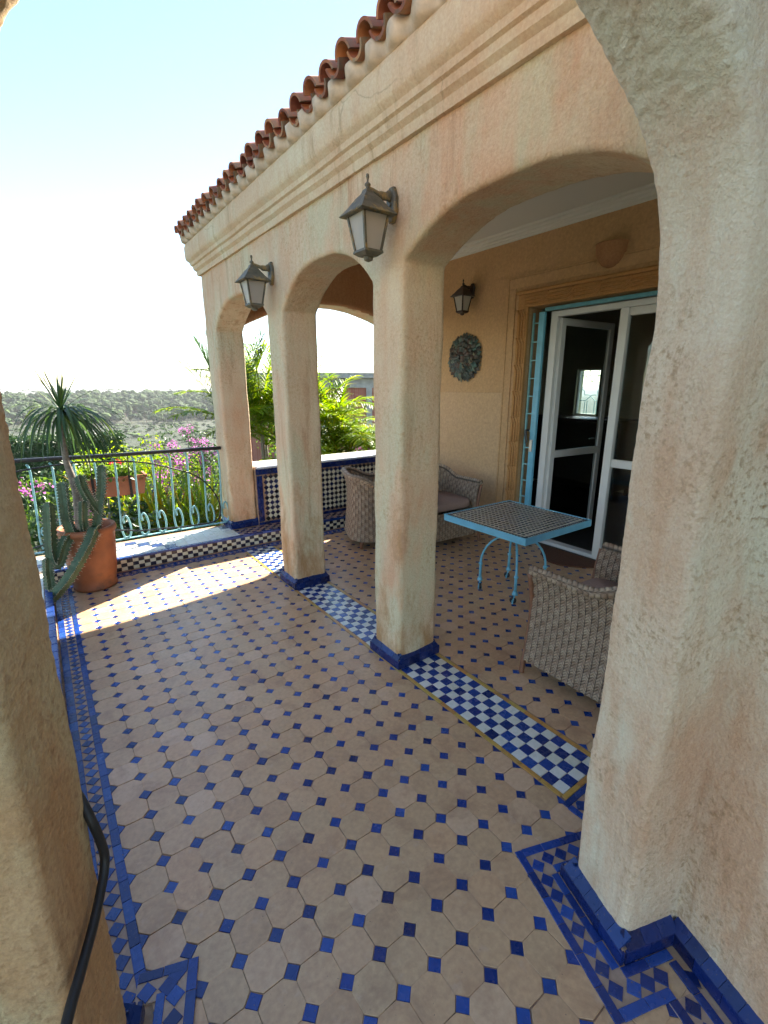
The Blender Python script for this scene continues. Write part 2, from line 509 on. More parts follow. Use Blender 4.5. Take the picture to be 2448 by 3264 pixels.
def brick_mat():
    m, nt, b = new_mat('red_brick'); n = N(nt)
    v = n.coord()
    br = n.node('ShaderNodeTexBrick')
    br.inputs['Scale'].default_value = 4.0
    br.inputs['Color1'].default_value = (0.33, 0.11, 0.07, 1)
    br.inputs['Color2'].default_value = (0.40, 0.15, 0.10, 1)
    br.inputs['Mortar'].default_value = (0.36, 0.24, 0.19, 1)
    n.l(v, br.inputs[0]); n.l(br.outputs[0], b.inputs['Base Color'])
    b.inputs['Roughness'].default_value = 0.9
    return m
MT['brick'] = brick_mat()

MT['leaf'] = leaf_mat('leaf_green', [(0.05, 0.11, 0.018), (0.085, 0.17, 0.025), (0.065, 0.13, 0.022), (0.12, 0.20, 0.035)])
MT['leaf_dark'] = leaf_mat('leaf_dark_green', [(0.02, 0.05, 0.012), (0.03, 0.075, 0.018), (0.025, 0.06, 0.02)], 0.3)
MT['leaf_lime'] = leaf_mat('leaf_lime', [(0.11, 0.21, 0.018), (0.16, 0.27, 0.024), (0.09, 0.18, 0.02), (0.20, 0.29, 0.035), (0.27, 0.27, 0.03)], 0.62)
MT['leaf_yellow'] = leaf_mat('leaf_yellow', [(0.30, 0.25, 0.02), (0.36, 0.20, 0.02), (0.20, 0.22, 0.03)], 0.5)
MT['palm'] = leaf_mat('palm_green', [(0.03, 0.07, 0.025), (0.045, 0.10, 0.03), (0.06, 0.13, 0.035)], 0.35)
MT['drac'] = leaf_mat('strap_leaf_green', [(0.03, 0.07, 0.025), (0.05, 0.10, 0.03), (0.035, 0.085, 0.03), (0.09, 0.14, 0.03)], 0.35, 0.35)
MT['flower'] = leaf_mat('pink_bract', [(0.40, 0.11, 0.30), (0.46, 0.17, 0.36), (0.34, 0.09, 0.28)], 0.5, 0.6)
MT['red_flower'] = leaf_mat('red_petal', [(0.5, 0.04, 0.03), (0.6, 0.06, 0.05)], 0.4, 0.6)
MT['cactus'] = plain('cactus_green', (0.055, 0.10, 0.05), 0.55, var=0.4, scale=14, bump=0.2, dirt=((0.14, 0.15, 0.10), 0.62))
MT['spine'] = plain('cactus_spine', (0.42, 0.38, 0.28), 0.7)
MT['forest'] = leaf_mat('far_foliage', [(0.010, 0.030, 0.007), (0.026, 0.062, 0.013), (0.065, 0.115, 0.024), (0.018, 0.045, 0.012), (0.045, 0.085, 0.02)], 0.12, 0.95)

# ================================================================== terrain
def ground_z(x, y):
    r = math.hypot(x, y)
    def sm(a, b, t):
        t = max(0, min(1, (t - a) / (b - a))); return t * t * (3 - 2 * t)
    z = -2.8 - 19.2 * sm(16, 130, r)
    z += 9.0 * sm(345, 560, r) + 2.0 * noise.noise(Vector((x, y, 0)) * 0.006) * sm(60, 200, r)
    z += 0.5 * noise.noise(Vector((x, y, 3)) * 0.05) * sm(40, 100, r)
    z -= 14 * sm(620, 1500, r)
    z += 20 * sm(1700, 2600, r) * (0.5 + 0.5 * noise.noise(Vector((x, y, 9)) * 0.0012))
    return z

def ground_mat():
    m, nt, b = new_mat('dry_scrub_ground'); n = N(nt)
    v = n.pos()
    f = n.noise(v, 0.06, 6, 0.65)
    c = n.ramp(f, [(0.35, (0.014, 0.026, 0.008)), (0.5, (0.022, 0.034, 0.013)), (0.65, (0.034, 0.042, 0.020))])
    f2 = n.noise(v, 0.5, 5, 0.7)
    c = n.mix(n.ramp(f2, [(0.5, (0, 0, 0)), (0.62, (1, 1, 1))]), c, (0.026, 0.042, 0.016))
    n.l(c, b.inputs['Base Color'])
    b.inputs['Roughness'].default_value = 0.95
    n.bump(f2, 1.0, 1.5, b)
    return m

def build_ground():
    mb = MB()
    rad = [0.0, 3, 6, 9, 12, 16, 22, 30, 40, 55, 75, 100, 130, 165, 200, 230, 260, 290, 320, 350, 380, 410, 440, 470, 500, 530, 560, 600, 650, 720, 820, 1000, 1300, 1700, 2100, 2600, 3500, 5000, 7500]
    n = 120
    vs = [(0, 0, ground_z(0, 0))]
    for r_ in rad[1:]:
        for k in range(n):
            a = 2 * pi * k / n
            x, y = r_ * sin(a), r_ * cos(a)
            vs.append((x, y, ground_z(x, y)))
    fs = [(0, 1 + (k + 1) % n, 1 + k) for k in range(n)]
    for j in range(len(rad) - 2):
        for k in range(n):
            a = 1 + j * n + k; b = 1 + j * n + (k + 1) % n
            fs.append((a, b, b + n, a + n))
    mb.add(vs, fs)
    o = mb.build('ground', ground_mat(), smooth=True)
    tag(o, 'scrubby valley floor and hillside below the terrace', 'ground', kind='structure')
build_ground()

# ================================================================== floors
A = 0.11                    # pitch of the octagon tiles
CUT = 0.036 / math.sqrt(2)  # half diagonal of the little blue squares
LX, LY = 0.665, 1.558       # a lattice point of the terrace floor
G = 0.0005

def octagon():
    h = A / 2 - G; c = CUT + G * 0.4
    return [(h, -h + c), (h, h - c), (h - c, h), (-h + c, h), (-h, h - c), (-h, -h + c), (-h + c, -h), (h - c, -h)]
def diamond(h):
    return [(h, 0), (0, h), (-h, 0), (0, -h)]
OCT = MB().prism(octagon(), -0.012, 0.0, ch=0.0008).mesh('octagon_tile', MT['octagon'])
SQ = MB().prism(diamond(CUT - 0.001), -0.012, -0.0006, ch=0.001).mesh('blue_tile', MT['blue'])
def half_diamond(side):
    h = CUT - 0.001
    p = {'R': [(0, -h), (h, 0), (0, h)], 'L': [(0, h), (-h, 0), (0, -h)], 'D': [(-h, 0), (0, -h), (h, 0)]}[side]
    return p
SQH = {k: MB().prism(half_diamond(k), -0.012, -0.0006, ch=0.0008).mesh('blue_tile', MT['blue']) for k in 'RLD'}

def lay(parent, cells, name, rest_name, limit=300):
    """cells: (mesh, x, y). The largest in view become parts, the rest one joined part."""
    scored = []
    for me, x, y in cells:
        p = project((x, y, 0))
        s = -1.0 / (1 + math.hypot(x, y))
        if p and -0.02 < p[0] < 1.02 and -0.02 < p[1] < 1.02:
            d = (Vector((x, y, 0)) - EYE)
            s = 1.569 / d.length ** 3
        scored.append((s, me, x, y))
    scored.sort(key=lambda q: -q[0])
    rest = MB()
    for i, (s, me, x, y) in enumerate(scored):
        dz = random.uniform(-0.0011, 0.0011); rz = random.gauss(0, 0.016)
        tx, ty = random.gauss(0, 0.004), random.gauss(0, 0.004)
        jx, jy = random.gauss(0, 0.0009), random.gauss(0, 0.0009)
        if i < limit and s > 0:
            link(name, me, parent, (x + jx, y + jy, dz), (tx, ty, rz))
        else:
            mm = Matrix.Translation((x + jx, y + jy, dz)) @ Matrix.Rotation(rz, 4, 'Z') @ Matrix.Rotation(tx, 4, 'X')
            rest.add([mm @ v.co for v in me.vertices], [tuple(p.vertices) for p in me.polygons])
    if rest.f:
        o = rest.build(rest_name, scored[0][1].materials[0], parent)
        o['kind'] = 'stuff'

def floor(name, x0, nx, y0, y1, label):
    sheet = MB().box(x0 - 0.13, x0 + nx * A + 0.02, y0, y1 + 0.13, -0.18, -0.0035).build(name, MT['grout'])
    tag(sheet, label, 'floor', kind='structure')
    octs, sqs = [], []
    j0 = math.ceil((y0 - LY) / A); j1 = int(round((y1 - LY) / A))
    for i in range(nx):
        for j in range(j0, j1):
            octs.append((OCT, x0 + (i + 0.5) * A, LY + (j + 0.5) * A))
    for i in range(0, nx + 1):
        for j in range(j0, j1 + 1):
            me = SQ
            if i == 0: me = SQH['R']
            elif i == nx: me = SQH['L']
            elif j == j1: me = SQH['D']
            sqs.append((me, x0 + i * A, LY + j * A))
    lay(sheet, octs, 'octagon_tile', 'octagon_tiles')
    lay(sheet, sqs, 'blue_tile', 'blue_tiles')
    return sheet

Y_IN = LY + 25 * A          # 4.308 inner end of the octagons
terrace = floor('terrace_floor', LX - 6 * A, 13, -1.6, Y_IN, 'open terrace floor of terracotta octagons with small blue diamonds, left of the columns')
porch = floor('porch_floor', 1.757, 20, -0.4, Y_IN, 'shaded porch floor of terracotta octagons with small blue diamonds, right of the columns')

# ---- blue and white checker strip between the columns
STEP_Y = 4.425
def checker_strip():
    y0, y1 = 0.80, 4.30
    base = MB().box(1.436, 1.757, y0 - 0.02, y1, -0.02, -0.0022).build('checker_strip', MT['grout'])
    tag(base, 'blue and white checkered tile strip edged in ochre between the columns', 'tile strip', kind='structure')
    n, t = 5, 0.0525
    x_in = 1.4615
    W_ = MB().box(-t / 2 + .001, t / 2 - .001, -t / 2 + .001, t / 2 - .001, -0.012, 0.001, ch=0.001)
    mw = W_.mesh('white_tile', MT['white_tile']); mbl = W_.mesh('blue_checker_tile', MT['blue'])
    k = 0
    while y0 + (k + 0.5) * t < y1:
        for i in range(n):
            y = y0 + (k + 0.5) * t; x = x_in + (i + 0.5) * t
            if (1.88 < y < 2.1) or (3.22 < y < 3.44): continue
            b = (i + k) % 2
            link('blue_checker_tile' if b else 'white_tile', mbl if b else mw, base, (x, y, random.uniform(-.0006, .0006)), (random.gauss(0, .004), random.gauss(0, .004), random.gauss(0, .012)))
        k += 1
    L_ = 0.10
    e = MB().box(-0.0105, 0.0105, -L_ / 2 + .001, L_ / 2 - .001, -0.012, 0.0012, ch=0.001).mesh('edging_tile', MT['orange_tile'])
    for x in (1.4485, 1.7375):
        y = y0
        while y + L_ <= y1 + 0.01:
            link('edging_tile', e, base, (x, y + L_ / 2, random.uniform(-.0005, .0005)), (0, 0, random.gauss(0, .006)))
            y += L_
    for k in range(3):
        link('edging_tile', e, base, (1.4485 + 0.048 + k * L_, y0 - 0.0115, 0), (0, 0, pi / 2))
checker_strip()

# ---- borders of blue line, diamonds, blue line
def border(name, label, P0, P1, inward, lines, diam, step=0.052, z=0.0012, dsize=0.0245, dext=(0, 0), sext=(0, 0)):
    """run from P0 to P1; offsets of the two line bands and the diamond row are measured along 'inward'"""
    P0 = Vector((*P0, 0)); P1 = Vector((*P1, 0)); d = (P1 - P0); L_ = d.length; d.normalize()
    border.n = getattr(border, 'n', 0) + 1; z = z + border.n * 0.00035
    nrm = Vector((*inward, 0)).normalized()
    ang = math.atan2(d.y, d.x)
    lo = min([l[0] for l in lines] + [diam - dsize]); hi = max([l[1] for l in lines] + [diam + dsize])
    S0, S1 = P0 + d * sext[0], P1 - d * sext[1]
    q = [S0 + nrm * lo, S1 + nrm * lo, S1 + nrm * hi, S0 + nrm * hi]
    if (q[1] - q[0]).cross(q[2] - q[1]).z < 0: q.reverse()
    base = MB().prism([(p.x, p.y) for p in q], -0.003, z - 0.0022).build(name, MT['terra_small'])
    tag(base, label, 'tile border', kind='structure')
    tl = 0.075
    for ln in lines:
        a, b = ln[:2]
        q0, q1 = (ln[2], ln[3]) if len(ln) > 2 else (0, 0)
        LL = L_ - q0 - q1
        cnt = max(1, int(round(LL / 0.075))); tl = LL / cnt
        me = MB().box(-tl / 2 + .0008, tl / 2 - .0008, -(b - a) / 2, (b - a) / 2, -0.01, z + 0.0006, ch=0.0009).mesh('line_tile', MT['blue'])
        for k in range(cnt):
            c = P0 + d * (q0 + (k + 0.5) * tl) + nrm * (a + b) / 2
            link('line_tile', me, base, (c.x, c.y, random.uniform(-.0004, .0004)), (0, 0, ang + random.gauss(0, .006)))
    me = MB().prism(diamond(dsize), -0.01, z + 0.0006, ch=0.0009).mesh('diamond_tile', MT['blue'])
    LL = L_ - dext[0] - dext[1]
    cnt = max(1, int(round(LL / step)))
    for k in range(cnt):
        c = P0 + d * (dext[0] + (k + 0.5) * LL / cnt) + nrm * diam
        link('diamond_tile', me, base, (c.x, c.y, random.uniform(-.0004, .0004)), (0, 0, ang + random.gauss(0, .03)))
    return base

border('left_border', 'long blue diamond border running along the left edge of the terrace', (0.006, 1.07), (0.006, 4.33), (-1, 0), [(0.0, 0.028), (0.078, 0.114)], 0.053)
border('far_border', 'dark blue diamond border along the foot of the checkered step', (0.0, 4.316), (3.92, 4.316), (0, 1), [(0.0, 0.022), (0.072, 0.10)], 0.047)

# local frame of the oblique arch wall in front
E1 = Vector((0.335, 0.942, 0)).normalized()
E2 = Vector((E1.y, -E1.x, 0))
def loc12(e1, e2, z=0.0):
    p = E1 * e1 + E2 * e2
    return Vector((p.x, p.y, z))
def l2(e1, e2):
    p = loc12(e1, e2); return (p.x, p.y)
e1v, e2v = (E1.x, E1.y), (E2.x, E2.y)
n1v, n2v = (-E1.x, -E1.y), (-E2.x, -E2.y)
LN = [(0.0, 0.026), (0.076, 0.1)]
border('pillar_border', 'blue diamond border beside the right stucco pillar, along its inner face', l2(0.607, 0.792), l2(1.085, 0.792), e2v, [(0.0, 0.026), (0.074, 0.098, 0.10, 0.104)], 0.050, z=0.0030, dext=(0.035, 0.04))
border('pillar_border', 'short blue diamond border across the near foot of the right pillar', l2(0.607, 0.818), l2(0.607, 0.984), e1v, [(0.0, 0.026), (0.074, 0.098, 0.072, -0.07)], 0.050, z=0.0030, dext=(0.052, -0.022), sext=(0.0, 0.0))
border('pillar_border', 'blue diamond border beside the right wall, nearest the camera', l2(-0.4, 0.958), l2(0.606, 0.958), e2v, [(0.0, 0.026), (0.074, 0.098, 0.0, -0.07)], 0.050, z=0.0030)
border('pillar_border', 'blue border behind the right pillar at the end of the checker strip', l2(1.085, 0.818), l2(1.085, 1.12), n1v, [(0.0, 0.026), (0.078, 0.102, 0.07, 0)], 0.052, z=0.0030, dext=(0.045, 0), sext=(0.02, 0))
border('pillar_border', 'small blue border corner at the ochre end of the checker strip', (1.415, 0.775), (1.78, 0.775), (0, -1), [(0.0, 0.024), (0.074, 0.098, 0.074, 0)], 0.049, z=0.0022, dext=(0.03, 0))
border('pillar_border', 'blue line running back from the ochre end of the checker strip', (1.415, 0.40), (1.415, 0.7505), (1, 0), [(0.0, 0.024)], 0.049, z=0.0022)
border('pier_border', 'blue diamond border around the left pier, at the bottom left', l2(0.45, -0.237), l2(1.066, -0.237), n2v, [(0.0, 0.026), (0.078, 0.1, 0, 0.06)], 0.052, z=0.0036)
border('pier_border', 'short blue line turning round the far foot of the left pier', l2(1.066, -0.2635), l2(1.066, -0.39), n1v, [(0.0, 0.024)], 0.05, z=0.0036, dext=(0.02, 0), sext=(0.03, 0))

# ================================================================== plaster solids
def round_wall(poly, thick, h, rad, mapping, amp=0.004, freq=7.0, fine=0.0):
    """a wall cut from an outline (s, z), rounded and uneven like hand-laid plaster (surface nets on a distance field)"""
    P = np.array(poly, float)
    s0, z0 = P.min(0) - 3 * h; s1, z1 = P.max(0) + 3 * h
    S = np.arange(s0, s1 + h, h); Z = np.arange(z0, z1 + h, h); T = np.arange(-3 * h, thick + 4 * h, h)
    X, Y = np.meshgrid(S, Z, indexing='ij')
    dist = np.full(X.shape, 1e9); inside = np.zeros(X.shape, bool)
    for i in range(len(P)):
        a = P[i]; b = P[(i + 1) % len(P)]; e = b - a; L2_ = e @ e
        if L2_ < 1e-14: continue
        t = np.clip(((X - a[0]) * e[0] + (Y - a[1]) * e[1]) / L2_, 0, 1)
        dist = np.minimum(dist, (X - a[0] - t * e[0]) ** 2 + (Y - a[1] - t * e[1]) ** 2)
        if abs(e[1]) > 1e-12:
            c = (a[1] > Y) != (b[1] > Y)
            inside ^= c & (X < a[0] + (Y - a[1]) / e[1] * e[0])
    d2 = np.sqrt(dist); d2[inside] *= -1
    dt = np.abs(T - thick / 2) - thick / 2
    qa = d2[:, :, None] + rad; qb = dt[None, None, :] + rad
    D = np.sqrt(np.maximum(qa, 0) ** 2 + np.maximum(qb, 0) ** 2) + np.minimum(np.maximum(qa, qb), 0) - rad
    neg = D < 0
    n0, n1, n2 = D.shape
    cnt = np.zeros((n0 - 1, n1 - 1, n2 - 1)); acc = np.zeros((n0 - 1, n1 - 1, n2 - 1, 3))
    corners = [(i, j, k) for i in (0, 1) for j in (0, 1) for k in (0, 1)]
    def sub(A_, c): return A_[c[0]:c[0] + n0 - 1, c[1]:c[1] + n1 - 1, c[2]:c[2] + n2 - 1]
    for c in corners:
        for ax in range(3):
            if c[ax]: continue
            e = list(c); e[ax] = 1
            da, db = sub(D, c), sub(D, e)
            m = (da < 0) != (db < 0)
            f = np.where(m, da / np.where(m, da - db, 1), 0)
            cnt += m
            for q in range(3):
                acc[..., q] += np.where(m, c[q] + (f if q == ax else 0), 0)
    mask = cnt > 0
    idx = np.full(mask.shape, -1); idx[mask] = np.arange(mask.sum())
    I = np.argwhere(mask)
    V = (I + acc[mask] / cnt[mask][:, None]) * h + np.array([s0, z0, -3 * h])
    F = []
    for ax in range(3):
        lo = [slice(1, -1)] * 3; 
        sa = [slice(1, n - 1) for n in (n0, n1, n2)]; sb = list(sa)
        sa[ax] = slice(0, (n0, n1, n2)[ax] - 1); sb[ax] = slice(1, (n0, n1, n2)[ax])
        A_, B_ = neg[tuple(sa)], neg[tuple(sb)]
        ch = np.argwhere(A_ != B_)
        if not len(ch): continue
        base = ch.copy()
        u, v = [(1, 2), (2, 0), (0, 1)][ax]
        for q in range(3):
            if q != ax: base[:, q] += 1
        def at(du, dv):
            p = base.copy(); p[:, u] += du; p[:, v] += dv
            return idx[p[:, 0], p[:, 1], p[:, 2]]
        q4 = np.stack([at(-1, -1), at(0, -1), at(0, 0), at(-1, 0)], 1)
        flip = ~A_[ch[:, 0], ch[:, 1], ch[:, 2]]
        q4[flip] = q4[flip][:, ::-1]
        F.append(q4)
    F = np.concatenate(F)
    pts = [mapping(*p) for p in V]
    me = bpy.data.meshes.new('plaster')
    me.from_pydata(pts, [], F.tolist())
    bm = bmesh.new(); bm.from_mesh(me)
    bmesh.ops.recalc_face_normals(bm, faces=bm.faces[:])
    for _ in range(2):
        bmesh.ops.smooth_vert(bm, verts=bm.verts[:], factor=0.5, use_axis_x=True, use_axis_y=True, use_axis_z=True)
    bm.normal_update()
    for v in bm.verts:
        c = v.co
        d = amp * noise.noise(c * freq * 0.4) * 1.4 + amp * 0.6 * noise.noise(c * freq)
        if fine:
            g_ = max(0.25, min(1.7, 0.9 + 1.6 * noise.noise(c * 2.1 + Vector((7, 3, 1)))))
            d += fine * g_ * (noise.noise(c * 40) + noise.noise(c * 72))
        v.co = c + v.normal * d
    bm.to_mesh(me); bm.free()
    me.update()
    return me

def cut(me, planes):
    """keep what lies on the positive side of every plane (co, no)"""
    bm = bmesh.new(); bm.from_mesh(me)
    for co, no in planes:
        bmesh.ops.bisect_plane(bm, geom=bm.verts[:] + bm.edges[:] + bm.faces[:], plane_co=co, plane_no=no, clear_inner=True, clear_outer=False)
    out = bpy.data.meshes.new('plaster'); bm.to_mesh(out); bm.free()
    for m_ in me.materials: out.materials.append(m_)
    return out

def arch_curve(a, b, spring, crown, n=28, p=2.0):
    c = (a + b) / 2; h = abs(b - a) / 2
    out = []
    for k in range(n + 1):
        t = pi * k / n
        x = c + (a - c) * (1 if True else 0) * math.copysign(abs(cos(t)) ** (2 / p), cos(t))
        out.append((x, spring + (crown - spring) * sin(t) ** (2 / p)))
    return out

def wall_prism(poly, axis_pts):
    """poly of (s, z); axis_pts: function (s, z, side) -> xyz, side 0/1"""
    n = len(poly)
    vs = [axis_pts(s_, z_, 0) for s_, z_ in poly] + [axis_pts(s_, z_, 1) for s_, z_ in poly]
    fs = [tuple(range(n - 1, -1, -1)), tuple(range(n, 2 * n))]
    for i in range(n):
        j = (i + 1) % n
        fs.append((i, j, j + n, i + n))
    mb = MB().add(vs, fs)
    me = mb.mesh('t'); bm = bmesh.new(); bm.from_mesh(me)
    bmesh.ops.recalc_face_normals(bm, faces=bm.faces[:])
    bmesh.ops.triangulate(bm, faces=bm.faces[:])
    q = MB(); bm.verts.ensure_lookup_table()
    q.add([v.co.copy() for v in bm.verts], [tuple(v.index for v in f.verts) for f in bm.faces])
    bm.free(); bpy.data.meshes.remove(me)
    return q

# ================================================================== the house
XF, XB = 1.462, 1.735        # faces of the arcade
YE0, YE1 = 4.70, 5.00        # end wall
WX = 3.92                    # face of the house wall
CEIL = 2.98
house = empty('house', (XF, YE0, 0), 0, 'sand coloured plaster house with an arcaded porch under a clay tile eave', 'house')
HL = Vector((XF, YE0, 0))
def hp(o):
    o.parent = house; o.location = o.location - HL
    return o
BAYS = [(0.705, 1.868), (2.118, 3.205), (3.462, 4.70)]

def arcade():
    poly = [(0.10, -0.05)]
    for a, b in BAYS:
        poly.append((a, -0.05))
        sp_, ex_ = (2.125, 2.5) if a < 1 else (2.065, 2.7)
        poly += [(a + (b - a) * k / 24, sp_ + (2.287 - sp_) * (1 - abs(2 * k / 24 - 1) ** ex_)) for k in range(25)]
        poly.append((b, -0.05))
    poly += [(YE1, -0.05), (YE1, 2.94), (0.10, 2.94)]
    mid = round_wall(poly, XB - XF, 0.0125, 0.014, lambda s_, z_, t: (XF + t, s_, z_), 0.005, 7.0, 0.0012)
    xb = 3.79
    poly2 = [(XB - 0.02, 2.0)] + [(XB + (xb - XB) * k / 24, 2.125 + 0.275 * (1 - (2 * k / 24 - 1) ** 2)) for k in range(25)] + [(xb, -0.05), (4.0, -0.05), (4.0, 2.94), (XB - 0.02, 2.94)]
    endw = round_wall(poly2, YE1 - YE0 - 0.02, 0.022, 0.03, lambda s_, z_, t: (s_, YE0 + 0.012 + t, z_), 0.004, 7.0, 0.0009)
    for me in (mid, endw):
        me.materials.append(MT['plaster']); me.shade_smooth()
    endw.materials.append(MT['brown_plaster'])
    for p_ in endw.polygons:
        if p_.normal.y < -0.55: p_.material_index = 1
    hp(link('end_wall', endw))
    me = mid
    up = cut(me, [((0, 0, 2.04), (0, 0, 1))])
    hp(link('arcade_wall', up))
    low = cut(me, [((0, 0, 2.04), (0, 0, -1))])
    for nm, y0, y1, x1 in (('column', 1.5, 2.5, 2.5), ('column', 3.0, 3.7, 2.5), ('column', 4.4, 5.4, 2.5), ('pier', -0.2, 1.2, 2.5)):
        c = cut(low, [((0, y0, 0), (0, 1, 0)), ((0, y1, 0), (0, -1, 0)), ((x1, 0, 0), (-1, 0, 0))])
        yield nm, hp(link(nm, c)), y0, y1
cols = list(arcade())

# ---- blue tile plinths
def plinth_meshes(out, zl, zt):
    L1, L2 = 0.080, 0.052
    a = MB().box(-L1 / 2 + .0006, L1 / 2 - .0006, out - 0.012, out, 0.001, zl, ch=0.0015).mesh('plinth_tile', MT['bluedark'])
    x = L2 / 2 - .0006
    y0, y1, z0, z1 = out - 0.001, -0.010, zl + 0.0008, zt
    b = MB().add([(-x, y0, z0), (x, y0, z0), (x, y1, z1), (-x, y1, z1), (-x, y1, z0), (x, y1, z0)], [(0, 3, 2, 1), (1, 2, 5), (0, 4, 3), (0, 1, 5, 4)])
    return a, b.mesh('plinth_top_tile', MT['blue_plinth']), L1, L2
PLC = plinth_meshes(0.020, 0.054, 0.088)
PLP = plinth_meshes(0.028, 0.048, 0.080)
def plinth_run(parent, P0, P1, outward, z0=0.0, pm=None, ext=(1, 1)):
    """a run of plinth tiles along a wall face from P0 to P1; ext: 1 lengthens an end round an outer corner, -1 shortens it at an inner one"""
    pm = pm or PLC
    out = 0.020 if pm is PLC else 0.028
    P0 = Vector((*P0, z0)); P1 = Vector((*P1, z0)); d = (P1 - P0).normalized()
    o = Vector((*outward, 0)).normalized()
    ang = math.atan2(-o.x, o.y)
    for me, tl, nm, k_ in ((pm[0], pm[2], 'plinth_tile', out - 0.001), (pm[1], pm[3], 'plinth_top_tile', out * 0.5)):
        A_ = P0 - d * k_ * ext[0]; B_ = P1 + d * k_ * ext[1]
        L_ = (B_ - A_).length
        cnt = max(1, int(round(L_ / tl))); k = L_ / cnt
        for i in range(cnt):
            c = A_ + d * (i + 0.5) * k + Vector((0, 0, random.uniform(-.0006, .0006)))
            q = link(nm, me, parent, c, (0, 0, ang + random.gauss(0, .006)))
            q.scale = (k / tl, 1, 1)

for nm, o, y0, y1 in cols:
    if nm != 'column': continue
    ya, yb = {1.5: (1.868, 2.118), 3.0: (3.205, 3.462), 4.4: (4.70, 4.985)}[y0]
    z0 = 0.13 if y0 > 4 else 0.0
    xa, xb = XF, XB
    MB().box(xa - 0.012, xb + 0.012, ya - 0.012, yb + 0.012, z0, z0 + 0.056).build('plinth_core', MT['grout'], o)
    plinth_run(o, (xa, yb), (xa, ya), (-1, 0), z0)
    plinth_run(o, (xa, ya), (xb, ya), (0, -1), z0, ext=(.4, .4))
    plinth_run(o, (xb, ya), (xb, yb), (1, 0), z0)
    if z0 == 0: plinth_run(o, (xb, yb), (xa, yb), (0, 1), z0, ext=(.4, .4))

# ---- cornice
def cornice():
    prof = [(-0.03, 2.585), (0.020, 2.585), (0.024, 2.60), (0.026, 2.622), (0.045, 2.640), (0.048, 2.652), (0.050, 2.668), (0.064, 2.676), (0.070, 2.700), (0.088, 2.718), (0.094, 2.728), (0.098, 2.745), (0.100, 2.83), (0.085, 2.87), (-0.03, 2.87)]
    path = []
    y = 0.1
    while y < YE1: path.append(('y', y)); y += 0.12
    mb = MB(); n = len(prof); rows = 0
    for kind, y in path:
        mb.add([(XF - o + 0.003 * noise.noise(Vector((y * 3, z * 9, 0))), y, z + 0.004 * noise.noise(Vector((y * 2.1, z * 3, 5)))) for o, z in prof], []); rows += 1
    mb.add([(XF - o, YE1 + o, z) for o, z in prof], []); rows += 1
    x = XF + 0.15
    while x < 4.6:
        mb.add([(x, YE1 + o, z) for o, z in prof], []); rows += 1; x += 0.3
    for r_ in range(rows - 1):
        for k in range(n - 1):
            mb.f.append((r_ * n + k, r_ * n + k + 1, (r_ + 1) * n + k + 1, (r_ + 1) * n + k))
    o = mb.build('cornice', MT['cornice'], angle=28)
    hp(o)
cornice()

